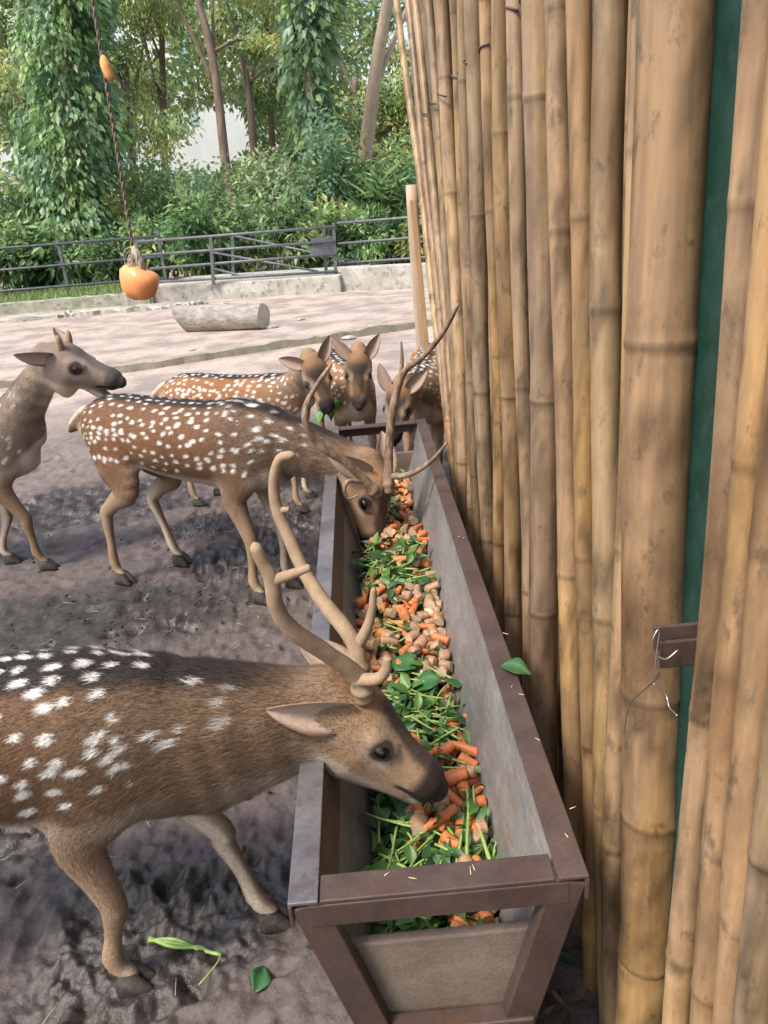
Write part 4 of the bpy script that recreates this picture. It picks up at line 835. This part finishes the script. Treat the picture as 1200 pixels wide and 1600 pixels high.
# ---------------- vegetation
def leaves(name, P, D, size, col, parent=None, aspect=.42, mat=None, droop=.5, rr=rng):
    n = len(P); d = D + rr.normal(0, .45, (n, 3)); d[:, 2] -= droop; d /= np.linalg.norm(d, axis=1)[:, None]; up = rr.normal(0, .55, (n, 3)) + np.array([0, -.35, .8]); s_ = np.cross(d, up); s_ /= np.linalg.norm(s_, axis=1)[:, None] + 1e-9; u = np.cross(s_, d)
    L = (size * rr.uniform(.6, 1.3, n))[:, None]; w = L * aspect
    V = np.stack([P, P + d * L * .45 + s_ * w * .5 + u * w * .16, P + d * L * .45 - u * w * .02, P + d * L * .45 - s_ * w * .5 + u * w * .16, P + d * L - u * L * .12], 1).reshape(-1, 3)
    b = np.arange(n)[:, None] * 5; F = np.vstack([b + [0, 2, 1, 1][:0] if 0 else b + np.array([0, 1, 4, 2]), b + np.array([0, 2, 4, 3])])
    c = np.repeat(np.clip(col, 0, 1), 5, 0); return mesh_obj(name, V, F, mat or FOL, parent, smooth=False, col=c)
def blob(c, r, n, rr, shell=.55, sub=9):
    cs = rr.normal(0, 1, (sub, 3)); cs /= np.linalg.norm(cs, axis=1)[:, None]; cs *= rr.uniform(.25, .8, (sub, 1)); k = rr.integers(0, sub, n); q = rr.normal(0, 1, (n, 3)); q /= np.linalg.norm(q, axis=1)[:, None]; q *= (rr.random((n, 1)) ** shell) * .46
    p = cs[k] + q; return np.asarray(c) + p * np.asarray(r), p, k
TONES = dict(dark=(.095, .185, .072), mid=(.18, .30, .11), light=(.29, .41, .155), yel=(.45, .46, .15), blue=(.22, .34, .20), pale=(.40, .49, .27))
TRUNK = m_noisy('tree_bark', (.13, .09, .065), (.26, .19, .14), 6, .85, .7, .02, stretch=(1, 1, .3), fine=30); PTRUNK = m_noisy('pale_tree_bark', (.34, .25, .18), (.46, .36, .27), 6, .85, .5, .02, stretch=(1, 1, .3), fine=30)
def tones(keys, n, rr, k=None):
    T = np.array([TONES[q] for q in keys]); i = rr.integers(0, len(T), n) if k is None else k % len(T); return T[i] * rr.uniform(.65, 1.35, (n, 1))
def shrub(lab, u, vt, wpx, D, n, size, keys, seed, cat='shrub', aspect=.42, droop=.45, base_z=0.0):
    rr = np.random.default_rng(seed); top = at(u, vt, D); W = wpx / 58 * D / 22; h = top[2] - base_z; t = empty('leafy_shrub', (top[0], D, base_z)); tag(t, lab, cat, 'shrubs beyond the railings')
    p, q, k = blob((0, 0, h * .52), (W * .56, W * .42 + .35, h * .53), n, rr, sub=14); p[:, 2] = np.maximum(p[:, 2], .04); leaves('crown', p, q * .8, size, tones(keys, n, rr, k), t, aspect, droop=droop, rr=rr)
    sh = [tube(catmull([(0, 0, 0), (rr.normal(0, .1) * W, rr.normal(0, .1), h * .3), (rr.uniform(-.35, .35) * W, rr.normal(0, .2), h * .75)], 8), np.linspace(.04, .012, 8), 6) for _ in range(5)]; v, f = join(sh); mesh_obj('trunk', v, f, TRUNK, t)
def tree(name, lab, base, lean_to, r, D, crown, keys, seed, mat=TRUNK, size=.16, n=2500, vine=0, vkeys=('dark', 'mid'), vw=.9, vsize=.24):
    rr = np.random.default_rng(seed); b = np.array([base[0], D, 0.]); tp = np.asarray(lean_to, float); t = empty(name, b); tag(t, lab, 'tree', 'trees beyond the railings'); tp = tp - b
    P = catmull([(0, 0, -.1), tp * .33 + rr.normal(0, .08, 3), tp * .7 + rr.normal(0, .08, 3), tp], 16); sh = [tube(P, np.linspace(r, r * .6, 16), 9)]; cl = []; dl_ = []; kc = []
    for i, (dx, dy, dz, cr) in enumerate(crown):
        c = tp + np.array([dx, dy, dz]); sh.append(tube(catmull([P[9 + i % 5], (P[12] + c) / 2 + rr.normal(0, .15, 3), c], 9), np.linspace(r * .38, .02, 9), 6)); p, q, k = blob(c, (cr, cr, cr * .72), n // len(crown), rr, sub=12); cl.append(p); dl_.append(q * .7); kc.append(k)
    v, f = join(sh); mesh_obj('trunk', v, f, mat, t)
    if cl: p = np.vstack(cl); leaves('crown', p, np.vstack(dl_), size, tones(keys, len(p), rr, np.concatenate(kc)), t, .45, rr=rr)
    if vine:
        k = rr.random(vine); a = rr.uniform(0, 6.3, vine); c = P[(k * 15).astype(int)]; bump = .65 + .5 * N1(np.stack([np.cos(a) * 1.2, np.sin(a) * 1.2, k * 9 + seed], 1)); rad = vw * bump * (.75 + .35 * rr.random(vine)) * (1 - .25 * k)
        p = c + np.stack([np.cos(a) * rad, np.sin(a) * rad, rr.normal(0, .35, vine)], 1); d = np.stack([np.cos(a), np.sin(a), a * 0 - .55], 1); kk = (N1(p * 1.3) * 3 + 3).astype(int)
        leaves('climbing_vine', p, d, vsize, tones(vkeys, vine, rr, kk), t, .5, droop=.7, rr=rr)
    return t
p = at(118, 430, 21.5); q = at(95, -60, 21.5); tree('vine_covered_tree', 'thick tree trunk wrapped in dense dark climbing leaves left of the orange jug', p, q, .38, 21.5, [(-1.6, .6, 1.2, 2.0), (1.6, .5, 1.6, 1.8), (0, 1.5, 2.6, 2.2)], ('mid', 'dark', 'yel'), 51, n=5200, vine=9500, vkeys=('dark', 'mid', 'blue', 'mid', 'light', 'dark'), vw=1.5, vsize=.22, size=.2)
p = at(492, 330, 24); q = at(478, -70, 24); tree('vine_covered_tree', 'slim trunk hung with a column of large glossy leaves above the platform', p, q, .24, 24, [(-1.2, .6, 1.4, 1.6), (1.2, .3, 1.7, 1.5)], ('mid', 'light'), 52, n=2600, vine=3600, vkeys=('dark', 'mid', 'light', 'blue'), vw=1.05, vsize=.28)
p = at(540, 300, 27); q = at(612, -30, 26); tree('leaning_tree', 'bare pale leaning trunk beside the bamboo wall top', p, q, .27, 27, [(1.8, 1, 1.2, 1.6)], ('mid', 'yel'), 53, PTRUNK, n=1800)
p = at(372, 330, 28); q = at(305, -20, 29); tree('slender_tree', 'slender grey trunk leaning left with airy yellow-green crown', p, q, .19, 28, [(-1.4, 0, .4, 1.7), (.9, .8, 1.2, 1.9), (1.8, .4, -1.6, 1.0)], ('light', 'yel', 'pale'), 54, n=4800, size=.17)
p = at(402, 330, 31); q = at(372, 40, 31); tree('slender_tree', 'thin dark forked trunk in the bright gap between the trees', p, q, .17, 31, [(-.8, 0, 1.6, 1.7), (1.4, .6, 1.0, 1.7), (2.2, .6, -.6, 1.2)], ('light', 'pale', 'yel'), 55, n=4800, size=.17)
far = [(-70, 20, 29), (215, 40, 30), (255, -30, 33), (420, -10, 34), (560, 60, 31), (640, 120, 32), (30, -20, 27), (700, 20, 30)]
fl = ['pale green tree spreading behind the vine-wrapped trunk', 'feathery yellowish tree right of the rope', 'tall light tree whose crown leaves the frame', 'hazy tree behind the forked trunk', 'bushy tree behind the leaning trunk', 'small tree showing beside the bamboo edge', 'tree with a high dark crown over the vines', 'tree standing hidden past the bamboo wall']
for i, ((u, v_, D), lb) in enumerate(zip(far, fl)):
    b = at(u, 340, D); tree('woodland_tree', lb, b, at(u + random.uniform(-20, 20), v_ + 60, D), .16, D, [(random.uniform(-1.6, 1.6), random.uniform(-1, 1), random.uniform(-2.2, 2.6), random.uniform(1.3, 2.1)) for _ in range(6)], (('light', 'pale', 'yel', 'mid')), 60 + i, n=6500, size=.2)
SH = [('yellow-green bush at the left end of the fence', -70, 230, 220, 23, 2600, .24, ('light', 'mid', 'yel')), ('dark bush behind the left railings', 20, 250, 150, 22.5, 2200, .22, ('dark', 'mid')), ('loose bush between the vine tree and the rope', 205, 215, 150, 23, 2400, .2, ('mid', 'light', 'yel')), ('fine-leaved bush behind the middle of the railings', 285, 245, 150, 22, 2600, .17, ('mid', 'blue', 'light')), ('yellowish airy bush under the slender trunks', 350, 240, 130, 23.5, 2000, .17, ('yel', 'light', 'pale')),
      ('tall rounded pale-leaved bush behind the platform', 450, 182, 170, 21.5, 4200, .17, ('blue', 'pale', 'mid', 'light')), ('dark dense bush right of the pale rounded bush', 545, 225, 140, 22, 2800, .2, ('mid', 'dark')), ('bush filling the gap below the leaning trunk', 600, 190, 130, 24, 2200, .2, ('light', 'mid', 'yel')), ('bush partly hidden by the bamboo wall', 690, 220, 160, 22, 2200, .22, ('mid', 'dark'))]
for i, a in enumerate(SH): shrub(*a, 80 + i)
LOW = [(-60, 345), (15, 350), (85, 362), (155, 345), (228, 335), (300, 312), (370, 300), (440, 300), (510, 318), (575, 330), (640, 320), (710, 320)]
for i, (u, vt) in enumerate(LOW): shrub('low glossy hedge plant growing directly behind the railings', u, vt, 100, 20.4 - .3 * (i % 2), 1500, .19 + .05 * (i % 3), (('mid', 'dark', 'light') if i % 2 else ('dark', 'mid', 'mid', 'yel')), 120 + i, 'hedge plant', .36)
# strap-leaved plant by the end of the wall
rr_ = np.random.default_rng(9); c = at(600, 345, 20.8); t = empty('strap_leaved_plant', (c[0], 20.8, 0)); tag(t, 'strap-leaved plant with long arching leaves near the bamboo', 'plant'); sh = []; P_ = []; D_ = []
for (dx, h) in ((-.5, 1.3), (0, 1.9), (.45, 1.6), (.9, 1.2), (.2, 1.0)):
    sh.append(tube(np.linspace((dx * .5, 0, 0), (dx, 0, h), 4), .035, 6)); a = rr_.uniform(0, 6.3, 70); P_.append(np.tile([dx, 0, h], (70, 1)) + rr_.normal(0, .12, (70, 3))); D_.append(np.stack([np.cos(a), np.sin(a), rr_.uniform(-.2, 1.3, 70)], 1))
v, f = join(sh); mesh_obj('trunk', v, f, TRUNK, t); P_ = np.vstack(P_); leaves('foliage', P_, np.vstack(D_) * 2, .75, tones(('mid', 'dark', 'light'), len(P_), rr_), t, .13, droop=.3, rr=rr_)
# white house added behind the trees to make bright gaps
HW = m_noisy('white_house_wall', (.72, .74, .75), (.82, .83, .83), 1.2, .8, .2, .01); HB = m_noisy('pale_blue_panel', (.30, .58, .66), (.42, .68, .74), 2, .6, .2, .01); HG = Mat('house_window').set(Base_Color=(.10, .13, .15, 1), Roughness=.15).m
hs_ = empty('bright_gap_house', (-11, 46, 0)); tag(hs_, 'added white house with pale blue panels, brightening the gaps between the trees', 'house')
v, f = box(-9, 11, 0, 6, -.5, 13); mesh_obj('wall', v, f, HW, hs_, smooth=False)
for x_ in (-6, -2.2, 1.6, 5.2, 8.6):
    for z_ in (1.2,):
        v, f = box(x_ - .6, x_ + .6, -.06, .05, z_, z_ + 1.6); w_ = mesh_obj('window', v, f, HG, hs_, smooth=False); v, f = box(x_ - .75, x_ + .75, -.15, .04, z_ - .14, z_ - .02); mesh_obj('sill', v, f, HW, w_, smooth=False)
    v, f = box(x_ + 1.4, x_ + 1.8, -.05, .05, 6.2, 12.6); mesh_obj('blue_panel', v, f, HB, hs_, smooth=False)
# woodland that closes the view, and the grass strip
n = 95000; u = rng.uniform(-26, 18, n); zz = rng.random(n) ** 1.2 * 11.0; kk = N1(np.stack([u * .35, zz * .45, zz * 0 + 3], 1)); keep = kk > -.20 - .5 * (zz < 3.); u, zz = u[keep], zz[keep]; P_ = np.stack([u, 38 + rng.normal(0, 1.6, len(u)), zz], 1)
o = leaves('far_woodland', P_, rng.normal(0, .6, (len(u), 3)), .36, tones(('pale', 'light', 'yel', 'blue'), len(u), rng), None, .5); tag(o, 'pale distant foliage closing the view behind the trees', 'woodland', kind='stuff')
n = 9000; a = rng.random(n); b = rng.random(n); base = k0[None] - dk * 10 + (k1 - k0 + dk * 10)[None] * a[:, None]; P_ = base + np.array([0, 1., 0]) * (.25 + 2.2 * b[:, None]); P_[:, 2] = .16 + .05 * b
o = leaves('grass_strip', P_, rng.normal(0, .35, (n, 3)) + [0, 0, 1.6], .16, tones(('light', 'mid', 'yel'), n, rng), None, .12, droop=-.2); tag(o, 'bright grass strip between the kerb and the railing', 'grass', kind='stuff')
v, f = hexa([tuple(q) for q in (k0 - dk * 14 + [0, .1, -.1], k1 + [0, .1, -.1], k1 + [0, 3.2, -.1], k0 - dk * 14 + [0, 3.2, -.1], k0 - dk * 14 + [0, .1, .17], k1 + [0, .1, .17], k1 + [0, 3.2, .2], k0 - dk * 14 + [0, 3.2, .2])]); o = mesh_obj('grass_bank', v, f, m_noisy('turf', (.05, .10, .03), (.10, .17, .05), 5, .9, .5, .02), smooth=False); tag(o, kind='structure')
# ================================================================= HANGING ORANGE JUG
ORG = Mat('orange_plastic'); ORG.set(Base_Color=(.88, .30, .11, 1), Roughness=.35); ORG.b.inputs['Subsurface Weight'].default_value = .25; ORG.b.inputs['Subsurface Radius'].default_value = (.05, .02, .01); ORG.b.inputs['Subsurface Scale'].default_value = .5; ORG = ORG.m
ROPE = m_noisy('old_rope', (.13, .085, .065), (.26, .19, .15), 60, .9, .8, .003); FRAY = m_noisy('frayed_fibre', (.34, .27, .20), (.5, .42, .32), 60, .9, .5)
HY = 3.05; jc = at(219, 443, HY); jg = empty('hanging_jug', jc); tag(jg, 'orange plastic jug hanging from a rope over the yard', 'jug')
pr = [(-.060, .0), (-.059, .022), (-.050, .041), (-.028, .057), (.005, .066), (.030, .067), (.046, .058), (.056, .042), (.062, .024), (.060, .006)]; V = []; k = 20
ax = nz([.35, -.15, 1]); s1 = nz(np.cross(ax, [0, 1, 0])); s2 = np.cross(ax, s1)
for (h, r) in pr:
    for j in range(k): a = 2 * pi * j / k; q = r * (1 + .13 * cos(2 * a + .6) + .07 * cos(3 * a + h * 30) + .05 * sin(5 * a + h * 50)); V.append(ax * h * (1 + .1 * cos(a)) + s1 * q * cos(a) + s2 * q * sin(a))
F = [(i * k + j, i * k + (j + 1) % k, (i + 1) * k + (j + 1) % k, (i + 1) * k + j) for i in range(len(pr) - 1) for j in range(k)]; o = mesh_obj('shell', V, F, ORG, jg); m = o.modifiers.new('thick', 'SOLIDIFY'); m.thickness = .003
tp = at(143, -8, HY); kn = at(207, 385, HY); T = [ax * .05, (kn - jc)]; rt = (tp - kn); 
rp = empty('hanging_rope', jc + ax * .05); tag(rp, 'twisted brown rope with a frayed knot above the orange jug', 'rope'); ro = np.array(jc + ax * .05)
for ph in (0, pi):
    q = np.linspace(0, 1, 160); P = (kn - ro)[None] + (rt * 1.9)[None] * q[:, None] + np.stack([.003 * np.cos(q * 150 + ph), .003 * np.sin(q * 150 + ph), q * 0], 1); v, f = tube(P, .0036, 6); mesh_obj('strand', v, f, ROPE, rp)
v, f = tube(catmull([(0, 0, -.02), (kn - ro) * .5 + [.006, 0, 0], kn - ro], 10), [.012, .013, .016, .02, .018, .016, .017, .014, .011, .009], 8); mesh_obj('knot', v, f, FRAY, rp)
sh = []
for i in range(46):
    a = rng.uniform(0, 6.3); st0 = (kn - ro) * rng.uniform(.3, 1.0); en = st0 + np.array([.03 * cos(a) - .012, .03 * sin(a), -rng.uniform(.04, .10)]); sh.append(tube(catmull([st0, (st0 + en) / 2 + [.012 * cos(a), .012 * sin(a), .012], en], 6), .0016, 4))
v, f = join(sh); mesh_obj('frayed_ends', v, f, FRAY, rp)
oc = at(163, 102, HY); v, f = tube(catmull([(0, 0, .03), (.004, 0, 0), (.012, 0, -.035), (.01, 0, -.05)], 10), [.006, .012, .016, .018, .018, .017, .017, .015, .012, .006], 10); v = v + (oc - ro); mesh_obj('orange_scrap', v, f, m_noisy('faded_orange', (.62, .28, .08), (.75, .42, .16), 20, .7, .4), rp)
